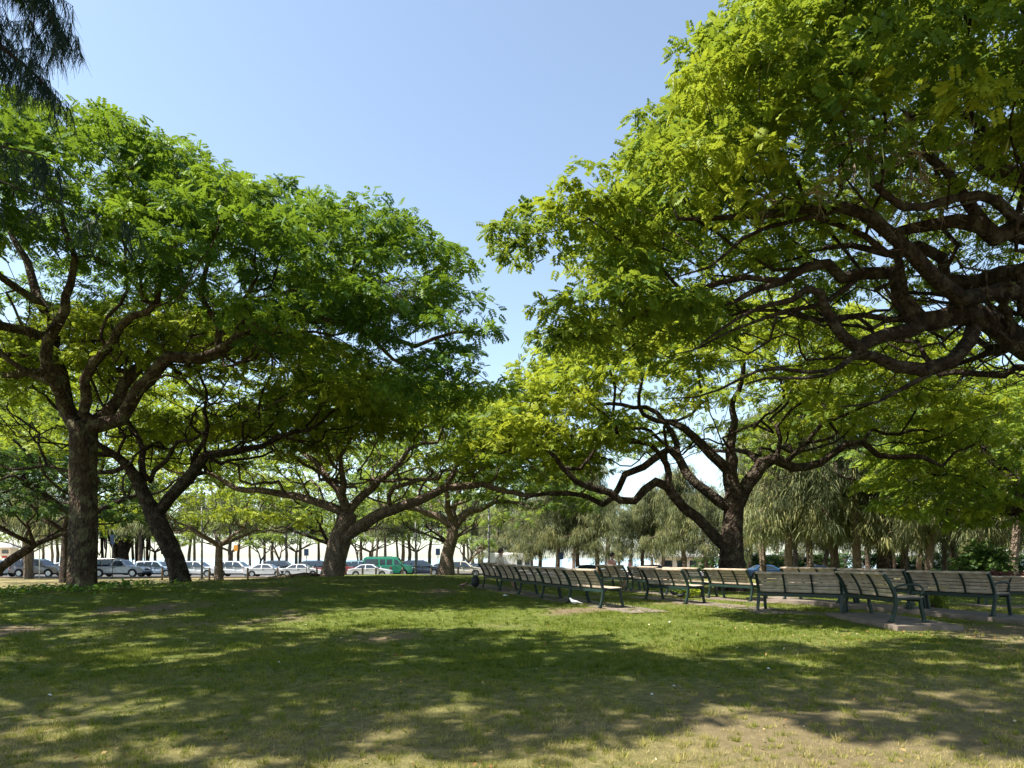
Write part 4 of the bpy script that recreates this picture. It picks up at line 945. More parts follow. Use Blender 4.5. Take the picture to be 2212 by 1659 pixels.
# ================================================================== vehicles
def paint(name, col, rough=.25): return simple(name, col, rough, var=.03, spec=.5, coat=.6)
CARP = {'sedan': dict(L=4.6, W=1.78, belt=.92, top=1.42, prof=[(-2.3,.32),(-2.32,.62),(-2.25,.88),(-1.55,.97),(-.95,1.36),(-.3,1.42),(.35,1.38),(1.05,.97),(2.05,.82),(2.28,.64),(2.3,.34)],
          wins=[[(-1.42,.98),(-.90,1.31),(-.42,1.35),(-.42,.98)],[(-.34,.98),(-.34,1.36),(.28,1.33),(.86,.98)]], ws=((1.05,.97),(.35,1.38)), rw=((-1.55,.97),(-.95,1.36)), wx=(-1.38,1.42), wr=.32),
 'suv': dict(L=4.7, W=1.88, belt=1.02, top=1.74, prof=[(-2.32,.38),(-2.35,.8),(-2.28,1.08),(-2.05,1.64),(-1.7,1.72),(.1,1.74),(.45,1.66),(1.12,1.10),(2.15,.98),(2.33,.78),(2.35,.40)],
          wins=[[(-1.95,1.10),(-1.85,1.58),(-1.15,1.63),(-1.15,1.10)],[(-1.07,1.10),(-1.07,1.64),(-.25,1.66),(-.25,1.10)],[(-.17,1.10),(-.17,1.66),(.36,1.60),(.92,1.10)]], ws=((1.12,1.10),(.45,1.66)), rw=((-2.28,1.08),(-2.05,1.64)), wx=(-1.42,1.45), wr=.37),
 'van': dict(L=5.4, W=2.0, belt=1.15, top=2.12, prof=[(-2.68,.42),(-2.70,.9),(-2.66,1.2),(-2.58,2.0),(-2.4,2.10),(.75,2.12),(1.0,2.02),(1.62,1.28),(2.5,1.12),(2.68,.9),(2.7,.42)],
          wins=[[(-2.45,1.28),(-2.42,1.86),(-1.0,1.86),(-1.0,1.28)],[(-.82,1.28),(-.82,1.84),(-.25,1.84),(-.25,1.28)],[(-.1,1.28),(-.1,1.84),(.5,1.84),(.5,1.28)],[(.72,1.28),(.72,1.84),(1.0,1.80),(1.42,1.28)]], ws=((1.62,1.28),(1.0,2.02)), rw=((-2.66,1.2),(-2.58,2.0)), wx=(-1.7,1.75), wr=.36),
 'pickup': dict(L=5.2, W=1.85, belt=1.0, top=1.68, prof=[(-2.58,.5),(-2.6,1.0),(-.55,1.0),(-.52,1.05),(-.42,1.62),(-.2,1.68),(.45,1.66),(1.0,1.10),(2.35,.98),(2.58,.80),(2.6,.42)],
          wins=[[(-.32,1.08),(-.28,1.55),(.40,1.57),(.84,1.08)]], ws=((1.0,1.10),(.45,1.66)), rw=((-.52,1.05),(-.42,1.62)), wx=(-1.65,1.62), wr=.38)}
def make_car(kind, body, label, cat, X, Y, rz=0, sc=1.0, parts=None, name='parked_car'):
    p = CARP[kind]; W = p['W']; r = empty(name, (X, Y, z1(X,Y)+.01), rz); r.scale = (sc,)*3; tag(r, label, cat, 'vehicles parked along the road')
    ins = lambda z: .0 if z <= p['belt']+.09 else .30*(z-p['belt']-.05)/(p['top']-p['belt'])+.02
    b = MB(); pf = p['prof']
    # wheel cut-outs: insert arches in the lower edge
    low = [(p['L']/2-.02, p['prof'][-1][1])]; arch = []
    for wx in sorted(p['wx'], reverse=True):
        R = p['wr']+.07
        for k in range(7):
            a = PI*k/6; arch.append((wx+R*math.cos(a), max(.30, p['wr']+R*math.sin(a)*.98)))
    full = pf+arch; b.prism(full, -W/2, W/2, [ins(q[1]) for q in full]); b.build('body', body, r, bevel=.035)
    ub = MB(); ub.box((0,0,.42), (p['L']-.3, W-.30, .34)); ub.build('underbody', M['black'], r)
    for wn in p['wins']:
        for s in (-1,1):
            g = MB(); vs = [(x, s*(W/2-ins(z)+.006), z) for x, z in wn]; g.add(vs, [tuple(range(len(vs))) if s < 0 else tuple(range(len(vs)))[::-1]]); g.build('window', M['glass'], r)
    for nm, (a, c) in (('windscreen', p['ws']), ('rear_window', p['rw'])):
        d = Vector((c[0]-a[0], 0, c[1]-a[1])); n = Vector((d.z,0,-d.x)).normalized()*(.008 if nm == 'windscreen' else -.008)
        q = []
        for t, s in ((.08,-1),(.92,-1),(.92,1),(.08,1)):
            x, z = a[0]+d.x*t, a[1]+d.z*t; q.append((x+n.x, s*(W/2-ins(z)-.10), z+n.z))
        g = MB(); g.add(q, [(0,1,2,3)]); g.build(nm, M['glass'], r)
    for wx in p['wx']:
        for s in (-1,1):
            t = MB(); t.tube([(wx, s*(W/2-.21), p['wr']), (wx, s*(W/2+.0), p['wr'])], p['wr'], 20); wl = t.build('wheel', M['tyre'], r, bevel=.02)
            m = MB(); m.tube([(wx, s*(W/2-.01), p['wr']), (wx, s*(W/2+.014), p['wr'])], p['wr']*.64, 16); m.build('rim', M['rim'], wl)
    e = p['L']/2; hz = p['prof'][-2][1]
    for s in (-1,1):
        h = MB(); h.box((e-.11, s*(W/2-.24), hz-.02), (.22,.40,.15)); h.build('headlight', M['lamp'], r, bevel=.02)
        h = MB(); h.box((-e+.03, s*(W/2-.13), .86 if kind != 'sedan' else .78), (.10,.26,.24)); h.build('taillight', M['tail'], r, bevel=.02)
        h = MB(); h.box((p['ws'][0][0]-.12, s*(W/2+.09), p['belt']+.13), (.14,.2,.14)); h.build('mirror', body if kind != 'van' else M['black'], r, bevel=.02)
        h = MB(); h.box((p['wins'][-1][0][0]+.18, s*(W/2+.012), p['belt']-.08), (.2,.03,.035)); h.build('door_handle', M['black'], r)
    h = MB(); h.box((e-.03,0,.45), (.16,W-.12,.2)); h.box((-e+.03,0,.5), (.16,W-.12,.2)); h.build('bumper', body if kind in ('sedan','suv') else M['black'], r, bevel=.03)
    h = MB(); h.box((e-.02,0,hz-.06), (.07,.8,.16)); h.build('grille', M['black'], r, bevel=.01)
    if kind == 'pickup':
        h = MB(); h.box((-1.56,0,1.003), (1.86,W-.22,.012)); h.build('cargo_bed', M['black'], r)
    if kind == 'van' and parts:
        h = MB(); h.tube([(.35,-W/2-.006,.92),(.35,-W/2+.01,.92)], .13, 14); h.build('door_emblem', parts, r)
    if kind in ('suv','van'):
        h = MB()
        for s in (-1,1): h.box((-.7, s*(W/2-.33), p['top']+.03), (1.9,.04,.04))
        h.build('roof_rails', M['black'], r)
    return r
PC = {k: paint('paint_'+k, c) for k, c in dict(white=(.58,.59,.62), silver=(.27,.31,.37), silverblue=(.33,.42,.54), navy=(.02,.03,.055), black=(.015,.016,.018), green=(.012,.15,.09), maroon=(.17,.018,.022),
      brown=(.14,.12,.105), blue=(.02,.075,.19), grey=(.20,.21,.22), teal=(.18,.30,.32), champagne=(.45,.42,.37)).items()}
def car_at(kind, col, label, cat, xs0, xs1, D, ly=1.0, flip=False, **kw):
    x = ((xs0+xs1)/2/1.736-CX)/F*D; w_ = (xs1-xs0)/1.736/F*D; sc = min(1.12, max(.9, w_/CARP[kind]['L'])); return make_car(kind, PC[col], label, cat, x, D, PI if flip else 0, sc, **kw)
car_at('suv','blue','bright blue car behind the silver car at the left edge','car',-75,60,74)
car_at('sedan','silver','pale silver car cut by the left edge','car',-130,58,68, flip=False)
car_at('suv','brown','grey brown wagon parked left of the thick trunk','car',60,238,68)
car_at('sedan','silver','light silver car behind the grey brown wagon','car',175,330,75)
car_at('suv','black','dark hatchback behind the silver pickup bed','car',350,520,75)
car_at('pickup','silver','silver pickup truck with regular cab right of the thick trunk','pickup',355,552,68, name='pickup_truck')
car_at('suv','silverblue','silver blue hatchback between the pickup and the leaning trunk','car',515,665,69.5)
car_at('suv','white','white sport utility vehicle right of the leaning trunk','car',672,812,68)
car_at('suv','white','long white minivan right of the pale straight trunk','minivan',812,968,68.5, name='minivan')
car_at('sedan','white','small white sedan left of the two white sedans','car',935,1070,68)
car_at('suv','black','dark sport utility vehicle behind the first white sedan','car',1000,1120,77)
car_at('sedan','white','white sedan half hidden by the dark fallen log','car',1056,1210,68)
car_at('suv','navy','navy blue car behind the pale stout trunk','car',1135,1260,76)
car_at('pickup','maroon','maroon pickup showing right of the pale stout trunk','pickup',1180,1356,69, name='pickup_truck')
car_at('suv','teal','pale teal car behind the maroon pickup','car',1290,1420,77)
car_at('sedan','white','white sedan in front of the green van tail','car',1322,1456,66.5)
car_at('van','green','green passenger van with a row of side windows','van',1365,1552,70, name='passenger_van', parts=PC['maroon'])
car_at('suv','navy','dark navy minivan just right of the green van','minivan',1505,1660,72, name='minivan')
car_at('sedan','black','black sedan left of the curved brown trunk','car',1600,1730,76)
car_at('suv','champagne','pale grey wagon right of the curved brown trunk','car',1672,1800,68)
car_at('sedan','champagne','champagne sedan beside the far end of the dark bench row','car',1770,1880,69.5)
car_at('sedan','black','black sedan behind the pale grey wagon','car',1735,1860,76)
car_at('sedan','navy','navy car whose roof shows above the dark bench row','car',2165,2260,62)
car_at('sedan','blue','blue car whose roof shows above the single dark bench','car',2400,2510,63)
car_at('sedan','blue','blue car whose roof shows right of the thick dark trunk','car',2820,2930,61)
car_at('sedan','navy','dark car behind the bench rows at right','car',3005,3130,60)
# white camper trailer
X = (1099-CX)/F*72; r = empty('camper_trailer', (X,72,-.39)); tag(r, 'long white box trailer behind the far end of the dark bench row', 'trailer')
b = MB(); b.box((0,0,1.38), (4.5,2.2,1.95)); b.build('body', M['white'], r, bevel=.08)
b = MB(); b.box((0,0,2.385), (4.2,1.9,.07)); b.build('roof', M['white'], r, bevel=.02)
for x in (1.1,1.9): b = MB(); b.box((x,-1.105,1.45), (.5,.03,.55)); b.build('window', M['glass'], r)
b = MB(); b.box((-1.2,-1.105,1.35), (.7,.03,1.6)); b.build('door', M['white'], r, bevel=.02)
for x in (-.5,.5): b = MB(); b.tube([(x,-1.12,.34),(x,-.9,.34)], .34, 16); b.build('wheel', M['tyre'], r)
b = MB(); b.box((-2.7,0,.55), (1.0,.12,.1)); b.box((0,0,.4), (4.2,1.6,.12)); b.build('chassis', M['black'], r)

# ================================================================== posts, poles, signs
for i, px in enumerate((138,350,452,535,600,684,745,783,812,870,932,990,1045,1215,1290)):
    D = 57.5; X = (px-CX)/F*D; b = MB(); b.tube([(0,0,-.2),(0,0,1.02),(0,0,1.08)], [.085,.08,.05], 10); o = b.build('bollard', M['postwood'], None, True)
    o.location = (X,D,z1(X,D)); o.rotation_euler = (rr.uniform(-.03,.03), rr.uniform(-.03,.03), 0)
    tag(o, 'short brown wooden post on the verge in front of the parked cars', 'post', 'wooden posts along the verge')
def lamp(px, D, label):
    X = (px-CX)/F*D; r = empty('street_lamp', (X,D,z1(X,D))); tag(r, label, 'street lamp', 'dark lamp poles along the road')
    b = MB(); b.tube([(0,0,-.2),(0,0,.5),(0,0,8)], [.13,.10,.07], 10); b.build('pole', M['metal'], r, True)
    b = MB(); b.tube([(0,0,7.9),(.5,0,8.2),(1.3,0,8.3)], [.05,.045,.04], 8); b.build('arm', M['metal'], r, True)
    b = MB(); b.ball((1.55,0,8.27), (.38,.16,.10)); b.build('lamp_head', M['metal'], r, True)
    b = MB(); b.box((0,0,.04), (.36,.36,.08)); b.build('base_plate', M['concrete'], r)
lamp(436, 60, 'dark lamp pole between the leaning trunk and the white minivan'); lamp(898, 60, 'dark lamp pole right of the green van'); lamp(1056, 61, 'dark lamp pole at the far end of the dark bench row')
blue = simple('sign_blue', (.015,.04,.11), .5, var=.05)
yel = simple('marker_orange', (.70,.30,.03), .6, var=.1)
def sign(px, py, D, w_, h_, label, mat, arrow=True):
    X = (px-CX)/F*D; zc = CAMH+(HZ-py)/F*D; g = z1(X,D); r = empty('road_sign', (X,D,g)); tag(r, label, 'sign')
    b = MB(); b.tube([(0,0,-.1),(0,0,zc-g+h_/2)], .035, 8); b.build('post', M['metal'], r, True)
    b = MB(); b.box((0,-.05,zc-g), (w_,.02,h_)); b.build('panel', mat, r, bevel=.005)
sign(662,1193,62,.42,.62,'small blue sign on a thin pole between the white sedans', blue); sign(946,1192,62,.4,.6,'small blue sign just left of the curved brown trunk', blue)
sign(1212,1201,60,.42,.6,'small blue sign beyond the dark bench row', blue); sign(243,1166,62,.35,.9,'dark blue sign edge showing left of the thick trunk', blue)
X = (512-CX)/F*84; b = MB(); b.box((0,0,0), (.5,.03,.7)); o = b.build('warning_marker', yel); o.location = (X,83.6,CAMH+(HZ-1184)/F*84); tag(o, 'small orange marker fixed to a shore tree trunk', 'marker')
X = (85-CX)/F*62; r = empty('path_light', (X,62,z1(X,62))); tag(r, 'thin pale post with small dark lantern in front of the grey brown wagon', 'lamp post')
b = MB(); b.tube([(0,0,-.1),(0,0,2.75)], .045, 8); b.build('pole', M['white'], r, True); b = MB(); b.tube([(0,0,2.75),(0,0,2.85),(0,0,3.15),(0,0,3.25)], [.06,.15,.17,.03], 10); b.build('lantern', M['black'], r, True)
# lifeguard tower
D = 105; X = (19-CX)/F*D; r = empty('lifeguard_tower', (X,D,-1.1)); tag(r, 'cream lifeguard tower with peaked roof at the far left', 'tower')
cream = simple('cream_paint', (.62,.52,.40), .7, var=.06)
b = MB()
for x in (-.7,.7):
    for y in (-.7,.7): b.box((x,y,1.2), (.14,.14,2.5))
b.build('stilts', cream, r); b = MB(); b.box((0,0,3.3), (1.8,1.8,1.7)); b.build('cabin', cream, r, bevel=.03)
b = MB(); b.add([(-1.5,-1.5,4.2),(1.5,-1.5,4.2),(1.5,1.5,4.2),(-1.5,1.5,4.2),(-.3,0,4.95),(.3,0,4.95)], [(0,1,5,4),(1,2,5),(2,3,4,5),(3,0,4),(3,2,1,0)]); b.build('roof', simple('roof_grey', (.30,.30,.31), .8, var=.1), r)
b = MB(); b.box((.1,-.91,3.55), (1.0,.03,.6)); b.build('window', M['glass'], r); b = MB(); b.box((0,-.912,2.75), (.8,.03,.3)); b.build('panel', M['tail'], r)
# low pavilion buildings at right
def pavilion(px, D, w_, h_, wall, label, n):
    X = (px-CX)/F*D; g = z1(X,D); r = empty('pavilion', (X,D,g)); tag(r, label, 'building')
    b = MB(); b.box((0,0,h_/2), (w_,5,h_)); b.build('wall', wall, r); b = MB(); b.box((0,-.2,h_+.16), (w_+1.2,6.4,.32)); b.build('roof', M['white'], r, bevel=.04)
    for k in range(n):
        x = -w_/2+w_*(k+.5)/n; f = MB(); f.box((x,-2.51,h_*.5), (w_/n*.62,.06,h_*.55)); fo = f.build('window', M['glass'], r)
        q = MB(); q.box((x,-2.55,h_*.5-h_*.29), (w_/n*.7,.10,.08)); q.build('sill', M['white'], fo)
pavilion(1640, 92, 8, 2.1, simple('ochre_wall', (.45,.34,.16), .8, var=.1), 'low ochre walled pavilion with flat white roof right of the dark trunk', 5)
pavilion(1765, 96, 6, 2.0, simple('pink_wall', (.62,.40,.35), .8, var=.08), 'low pale pink building glimpsed between ironwood trunks', 3)
pavilion(1985, 92, 8, 2.1, simple('pale_wall', (.42,.38,.33), .8, var=.12), 'low buff building glimpsed at right above the benches', 5)
pavilion(1475, 98, 7, 2.0, simple('sand_wall', (.60,.55,.47), .8, var=.08), 'low sand coloured building left of the thick dark trunk', 4)

# ================================================================== shrubs, flowers, small plants
def shrub(name, label, cat, X, Y, sx, sy, h, n, rc, ns, L, w_, leafm, yellow, seed, K=6, cone=1.0):
    rg = np.random.default_rng(seed); g = z1(X,Y); r = empty(name, (X,Y,g)); tag(r, label, cat)
    v = rg.normal(size=(n,3)); v /= np.linalg.norm(v,axis=1)[:,None]; v[:,2] = np.abs(v[:,2]); q = v*rg.uniform(.7,1,(n,1))*np.array([sx,sy,h*.85]); q[:,2] += h*.08
    st = MB()
    for k in range(0, n, max(1, n//14)): st.tube([(rg.normal(0,sx*.15), rg.normal(0,sy*.15), -.05), tuple(q[k]*.6), tuple(q[k])], [.02,.014,.006], 4, cap=False)
    st.build('stems', M['bark_grey'], r); link('foliage', foliage(rg, 'foliage', q, rc, ns, K, L, w_, yellow, flat=.7), leafm, r); return r
purp = leaf_mat('leaf_purple', (.09,.03,.04), (.20,.08,.08), (.30,.16,.12), (.35,.10,.10), .3)
for k, (px, lb) in enumerate(((1975,'low purple leaved shrub left of the round green bush'), (2085,'purple leaved hedge bush under the round green bush'), (2150,'purple leaved hedge bush right of the round green bush'), (2215,'purple leaved hedge bush at the right edge'))):
    shrub('purple_shrub', lb, 'shrub', (px-CX)/F*31, 31, 1.0 if k else .55, .6, 1.0 if k else .9, 46 if k else 24, .3, 16, .16, .06, purp, .5, 500+k)
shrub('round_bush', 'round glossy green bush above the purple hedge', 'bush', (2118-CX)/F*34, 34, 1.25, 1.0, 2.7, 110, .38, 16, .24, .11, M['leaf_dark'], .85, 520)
shrub('green_weed', 'bright green leafy plant growing under the sunlit benches', 'plant', 5.4, 20.9, .35, .3, .38, 22, .14, 10, .12, .035, M['leaf_yellow'], .5, 530)
yf = leaf_mat('petal_yellow', (.75,.55,.02), (.85,.68,.03), (.9,.75,.05), (.9,.75,.05), .3)
r = shrub('flowering_plant', 'clump of yellow flowers behind the dappled bench row', 'plant', (2014-CX)/F*17.6, 17.6, .30, .22, .5, 30, .1, 8, .12, .03, M['leaf_yellow'], .4, 540)
rg = np.random.default_rng(5); q = np.stack([rg.normal(0,.17,26), rg.normal(0,.12,26), rg.uniform(.35,.58,26)],1); link('flowers', foliage(rg, 'flowers', q, .035, 5, 5, .05, .035, .6, flat=.6), yf, r)
for k, (px, D) in enumerate(((1545,84),(1612,80),(1690,82),(1762,79),(1838,80),(1905,76),(1965,74),(2035,72),(2090,70),(2150,68),(2230,66))):
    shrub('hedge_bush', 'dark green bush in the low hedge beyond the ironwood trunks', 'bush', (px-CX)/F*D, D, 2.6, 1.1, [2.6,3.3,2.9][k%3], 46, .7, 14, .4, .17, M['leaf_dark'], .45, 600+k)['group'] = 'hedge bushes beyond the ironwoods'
# leafy ground cover at the foot of the thick trunk
rg = np.random.default_rng(77); n = 1700; x = rg.uniform(-16.5,-11.2,n); y = 19.3+rg.normal(0,.75,n)+(x+13)*.12
far = rg.random(n) < .3; x[far] = -12.6+rg.normal(0,1.3,far.sum()); y[far] = 20.5+rg.normal(0,.9,far.sum())
z = zt(x,y); V = []; a = rg.random(n)*6.28; h = rg.uniform(.05,.2,n); s = rg.uniform(.03,.075,n)
c = np.stack([x,y,z+h],1); u = np.stack([np.cos(a),np.sin(a),rg.normal(.1,.4,n)],1)*s[:,None]; v = np.stack([-np.sin(a),np.cos(a),rg.normal(0,.4,n)],1)*s[:,None]*.7
V = np.stack([c-u,c-v,c+u*1.2,c+v],1).reshape(-1,3); o = link('ground_cover', np_mesh('ground_cover', V, np.arange(len(V)).reshape(-1,4), {'tint': np.clip(rg.normal(.45,.2,n),0,1).repeat(4)}), M['leaf_green']); tag(o, 'low leafy weeds round the foot of the thick trunk', kind='stuff')
# fallen log / root ridge
b = MB(); X0, Y0 = (640-CX)/F*33, 33.0
pts = [(-1.45,.1),(-.9,0),(-.3,.05),(.4,-.05),(1.0,.0),(1.35,.1)]
b.tube([(px_, py_, .08+.05*math.sin(px_*3)+z1(X0+px_,Y0+py_)-z1(X0,Y0)) for px_, py_ in pts], [.05,.13,.16,.14,.1,.04], 9); o = b.build('fallen_log', M['bark'], None, True); o.location = (X0,Y0,z1(X0,Y0)); tag(o, 'dark fallen log lying on the crest left of the pale stout trunk', 'log')
b = MB(); X0, Y0 = (935-CX)/F*31, 31.0; b.tube([(-.5,0,.03),(0,.05,.06),(.6,0,.04)], [.02,.03,.012], 6); o = b.build('fallen_branch', M['bark_grey'], None, True); o.location = (X0,Y0,z1(X0,Y0)+.02); tag(o, 'thin fallen branch on the grass left of the curved brown trunk', 'branch')

# litter
lit = simple('litter_white', (.6,.6,.58), .7, var=.05)
def ground_at(px, py):
    for k in range(400):
        D = 4+k*.1; X = (px-CX)/F*D
        if CAMH+(HZ-py)/F*D <= z1(X,D): return X, D
    return (px-CX)/F*44, 44
for i, (px, py) in enumerate(((107,1508),(602,1437),(1660,1451),(1456,1492),(1409,1510),(1446,1348),(1092,1291),(914,1251))):
    X, D = ground_at(px, py); s = .026 if i < 6 else .08; rg_ = random.Random(i); b = MB()
    vs = []; 
    for k in range(7):
        a = k*.9; vs.append((math.cos(a)*s*rg_.uniform(.5,1.2), math.sin(a)*s*rg_.uniform(.4,1), rg_.uniform(.0,.8)*s))
    vs.append((0,0,s*.9)); b.add(vs, [(k,(k+1)%7,7) for k in range(7)]+[tuple(range(7))[::-1]]); o = b.build('paper_scrap', lit); o.location = (X,D,z1(X,D)+.02); tag(o, 'small white paper scrap lying in the grass', 'litter', 'white scraps on the lawn')

# ================================================================== birds and bag
def bird(label, px, py, size, rz, col1, col2, name='pigeon', D=None):
    X, Y = ground_at(px, py) if D is None else ((px-CX)/F*D, D); s = size; r = empty(name, (X,Y,z1(X,Y)+.015), rz); tag(r, label, 'bird')
    b = MB(); pts = [(-.55,0,.42),(-.40,0,.44),(-.15,0,.44),(.1,0,.48),(.28,0,.60),(.38,0,.74),(.46,0,.80),(.53,0,.79)]; rad = [.03,.10,.18,.19,.14,.095,.085,.04]
    b.tube([tuple(c*s for c in p) for p in pts], [q*s for q in rad], 12); b.build('body', col1, r, True)
    b = MB(); b.add([tuple(c*s for c in p) for p in ((-.45,-.07,.46),(-.45,.07,.46),(-.95,.10,.36),(-.95,-.10,.36),(-.45,-.07,.43),(-.45,.07,.43),(-.95,.10,.345),(-.95,-.10,.345))], [(0,1,2,3),(7,6,5,4),(0,4,5,1),(1,5,6,2),(2,6,7,3),(3,7,4,0)]); b.build('tail', col2, r)
    for q in (-1,1):
        b = MB(); b.tube([(-.5*s,q*.10*s,.46*s),(-.2*s,q*.19*s,.50*s),(.15*s,q*.17*s,.52*s)], [.03*s,.09*s,.05*s], 8); b.build('wing', col2, r, True)
        b = MB(); b.tube([(.02*s,q*.07*s,.30*s),(.0,q*.07*s,.12*s),(.02*s,q*.07*s,0)], .018*s, 5); b.tube([(-.05*s,q*.07*s,.01*s),(.12*s,q*.07*s,.008*s)], .012*s, 4); b.build('leg', M['postwood'], r)
    b = MB(); b.tube([(.52*s,0,.79*s),(.63*s,0,.765*s)], [.028*s,.006*s], 6); b.build('beak', M['postwood'], r)
wh = simple('feather_white', (.78,.77,.74), .8, var=.06); bf1 = simple('feather_brown', (.16,.10,.07), .8, var=.2); bf2 = simple('feather_dark', (.03,.03,.035), .7, var=.2)
bird('white pigeon standing on the grass in front of the dark bench row', 1240, 1311, .23, 2.7, wh, wh)
bird('small brown bird standing on the lawn left of the dark bench row', 1001, 1275, .30, -.6, bf1, bf2, 'myna_bird')
bird('black pigeon on the ground under the single dark bench, left one', 1455, 1292, .26, 2.4, bf2, bf2)
bird('black pigeon pecking under the single dark bench, right one', 1472, 1297, .26, .3, bf2, bf2)
X, Y = -1.25, 23.3; r = empty('black_bag', (X,Y,z1(X,Y)+.03), .5); tag(r, 'black bag standing at the far end of the dark bench row', 'bag')
b = MB(); b.ball((0,0,.22), (.15,.12,.22), 12, 9); b.build('body', M['black'], r, True); b = MB(); b.tube([(-.07,0,.40),(-.04,0,.52),(.04,0,.52),(.07,0,.40)], .012, 6); b.build('handle', M['black'], r, True)
# ================================================================== people
def skin_body(name, joints, edges, mat, parent, sub=2):
    me = bpy.data.meshes.new(name); me.from_pydata([j[:3] for j in joints], edges, []); me.update()
    o = link(name, me, mat, parent)
    m = o.modifiers.new('skin', 'SKIN'); m.use_smooth_shade = True
    sk_ = me.skin_vertices[0].data if me.skin_vertices else None
    if sk_ is None:
        bpy.context.view_layer.objects.active = o
        lay = me.skin_vertices
    for i, j in enumerate(joints):
        v = me.skin_vertices[0].data[i]; r = j[3]; v.radius = (r, r*j[4] if len(j) > 4 else r)
    me.skin_vertices[0].data[0].use_root = True
    s = o.modifiers.new('sub', 'SUBSURF'); s.levels = sub; s.render_levels = sub
    return o
skinm = simple('skin', (.42,.24,.16), .6, var=.06, spec=.3); hairm = simple('hair_dark', (.025,.018,.014), .7, var=.2)
def cloth(n, c): return simple('cloth_'+n, c, .85, var=.12, scale=20)
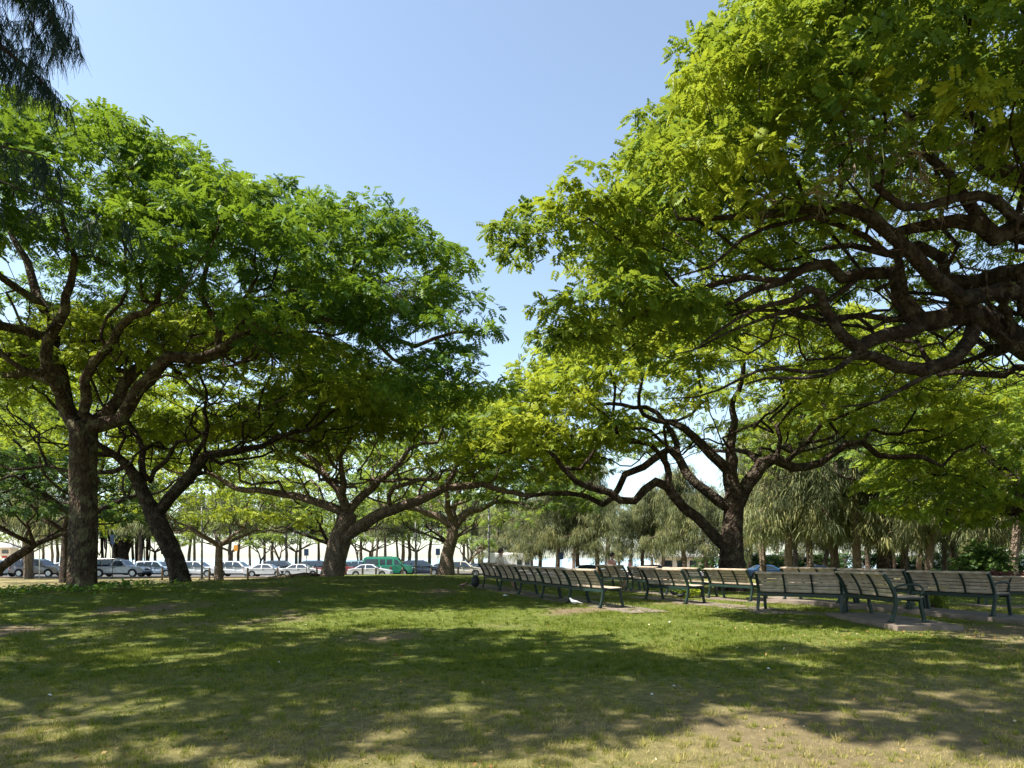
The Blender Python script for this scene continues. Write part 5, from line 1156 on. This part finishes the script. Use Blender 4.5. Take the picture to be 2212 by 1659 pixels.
def person(label, X, Y, rz, shirt, pants, seated=False, z=None, stride=.22, hair=True, hairlen=0):
    g = z1(X,Y) if z is None else z; r = empty('person', (X,Y,g), rz); tag(r, label, 'person')
    if seated:   # facing local +y, pelvis at the seat
        J = [(0,0,.56,.12),(0,-.03,.72,.125),(0,-.06,.90,.14),(0,-.05,1.03,.11),(0,-.03,1.10,.05),(0,-.015,1.17,.055),(0,0,1.26,.095),(0,.0,1.34,.085),
             (-.10,.02,.53,.085),(-.12,.42,.55,.062),(-.12,.46,.12,.045),(-.12,.58,.05,.035), (.10,.02,.53,.085),(.12,.42,.55,.062),(.12,.46,.12,.045),(.12,.58,.05,.035),
             (-.19,-.05,1.0,.055),(-.25,.02,.76,.042),(-.18,.24,.68,.03),(-.15,.32,.67,.028), (.19,-.05,1.0,.055),(.25,.02,.76,.042),(.18,.24,.68,.03),(.15,.32,.67,.028)]
    else:
        s = stride
        J = [(0,0,.94,.125),(0,0,1.08,.12),(0,0,1.28,.145),(0,0,1.41,.11),(0,.01,1.48,.05),(0,.015,1.54,.055),(0,.025,1.63,.092),(0,.02,1.71,.08),
             (-.09,0,.88,.09),(-.10,s*.6,.48,.062),(-.10,s*.7,.10,.042),(-.10,s*.7+.12,.04,.035), (.09,0,.88,.09),(.10,-s*.3,.48,.062),(.10,-s,.11,.042),(.10,-s+.12,.05,.035),
             (-.19,0,1.38,.055),(-.24,-.06,1.12,.042),(-.25,.04,.88,.03),(-.25,.07,.80,.028), (.19,0,1.38,.055),(.24,.06,1.12,.042),(.25,.14,.89,.03),(.25,.17,.81,.028)]
    E = [(0,1),(1,2),(2,3),(3,4),(4,5),(5,6),(6,7),(0,8),(8,9),(9,10),(10,11),(0,12),(12,13),(13,14),(14,15),(3,16),(16,17),(17,18),(18,19),(3,20),(20,21),(21,22),(22,23)]
    b = skin_body('body', J, E, skinm, r)
    hx, hy, hz_ = J[6][:3]
    # fingers, nose and ears belong to the body surface at this size: short skinned chains are part of the same parent
    Jt = [(*J[0][:3], .135),(*J[1][:3], .137),(*J[2][:3], .158),(*J[3][:3], .125),(*J[16][:3], .066),(*(np.array(J[16][:3])*.45+np.array(J[17][:3])*.55), .055),(*J[20][:3], .066),(*(np.array(J[20][:3])*.45+np.array(J[21][:3])*.55), .055)]
    skin_body('shirt', Jt, [(0,1),(1,2),(2,3),(3,4),(4,5),(3,6),(6,7)], shirt, r)
    Jp = [(*J[0][:3], .14),(*J[8][:3], .10),(*J[9][:3], .075),(*(np.array(J[9][:3])*.6+np.array(J[10][:3])*.4), .065),(*J[12][:3], .10),(*J[13][:3], .075),(*(np.array(J[13][:3])*.6+np.array(J[14][:3])*.4), .065)]
    skin_body('shorts', Jp, [(0,1),(1,2),(2,3),(0,4),(4,5),(5,6)], pants, r)
    h = MB(); h.ball((hx, hy-.02, hz_+.035), (.088,.10,.098), 12, 9)
    if hairlen: h.ball((hx, hy-.07, hz_-.06), (.075,.05,.13), 10, 7)
    h.build('hair', hairm, r, True)
    f = MB(); f.ball((hx, hy+.095, hz_-.01), (.014,.02,.02), 6, 5); f.build('nose', skinm, r, True)
    for s in (-1,1): f = MB(); f.ball((hx+s*.088, hy, hz_), (.012,.02,.03), 6, 5); f.build('ear', skinm, r, True)
    for w_, e in ((18,19),(22,23)):
        fg = MB()
        p = Vector(J[e][:3]); d = (p-Vector(J[w_][:3])).normalized()
        for k in range(4): q = p+Vector((0,.018*(k-1.5),0)); fg.tube([q, q+d*.045, q+d*.075+Vector((0,0,-.012))], [.009,.008,.006], 5)
        fg.tube([p+Vector((0,.03,0)), p+d*.03+Vector((0,.05,0))], [.01,.008], 5)
        fg.build('hand', skinm, r, True)
    return r
bx, by, a_ = Bl[9][0], Bl[9][1], Bl[9][2]
person('dark haired bare shouldered person seated on the farthest sunlit bench', bx-.55*math.cos(a_)-.26*math.sin(a_), by-.55*math.sin(a_)+.26*math.cos(a_), a_, cloth('coral', (.50,.25,.20)), cloth('shorts', (.05,.06,.09)), True, zC(bx,by)-.02)
bx, by, a_ = Bl[4][0], Bl[4][1], Bl[4][2]
person('person in beige shirt seated at the far end of the dark bench row', bx+.1*math.cos(a_)-.26*math.sin(a_), by+.1*math.sin(a_)+.26*math.cos(a_), a_, cloth('beige', (.52,.43,.33)), cloth('khaki', (.25,.2,.14)), True, zA(bx,by)-.02)
person('person in pink top and dark skirt walking beyond the sunlit benches', (1360-CX)/F*59, 59, 1.6, cloth('pink', (.55,.22,.28)), cloth('dark', (.03,.03,.05)), hairlen=1)
person('person in white shirt and dark shorts walking behind the right hand benches', (1860-CX)/F*56, 56, -1.4, cloth('white', (.62,.62,.6)), cloth('black', (.02,.02,.025)))
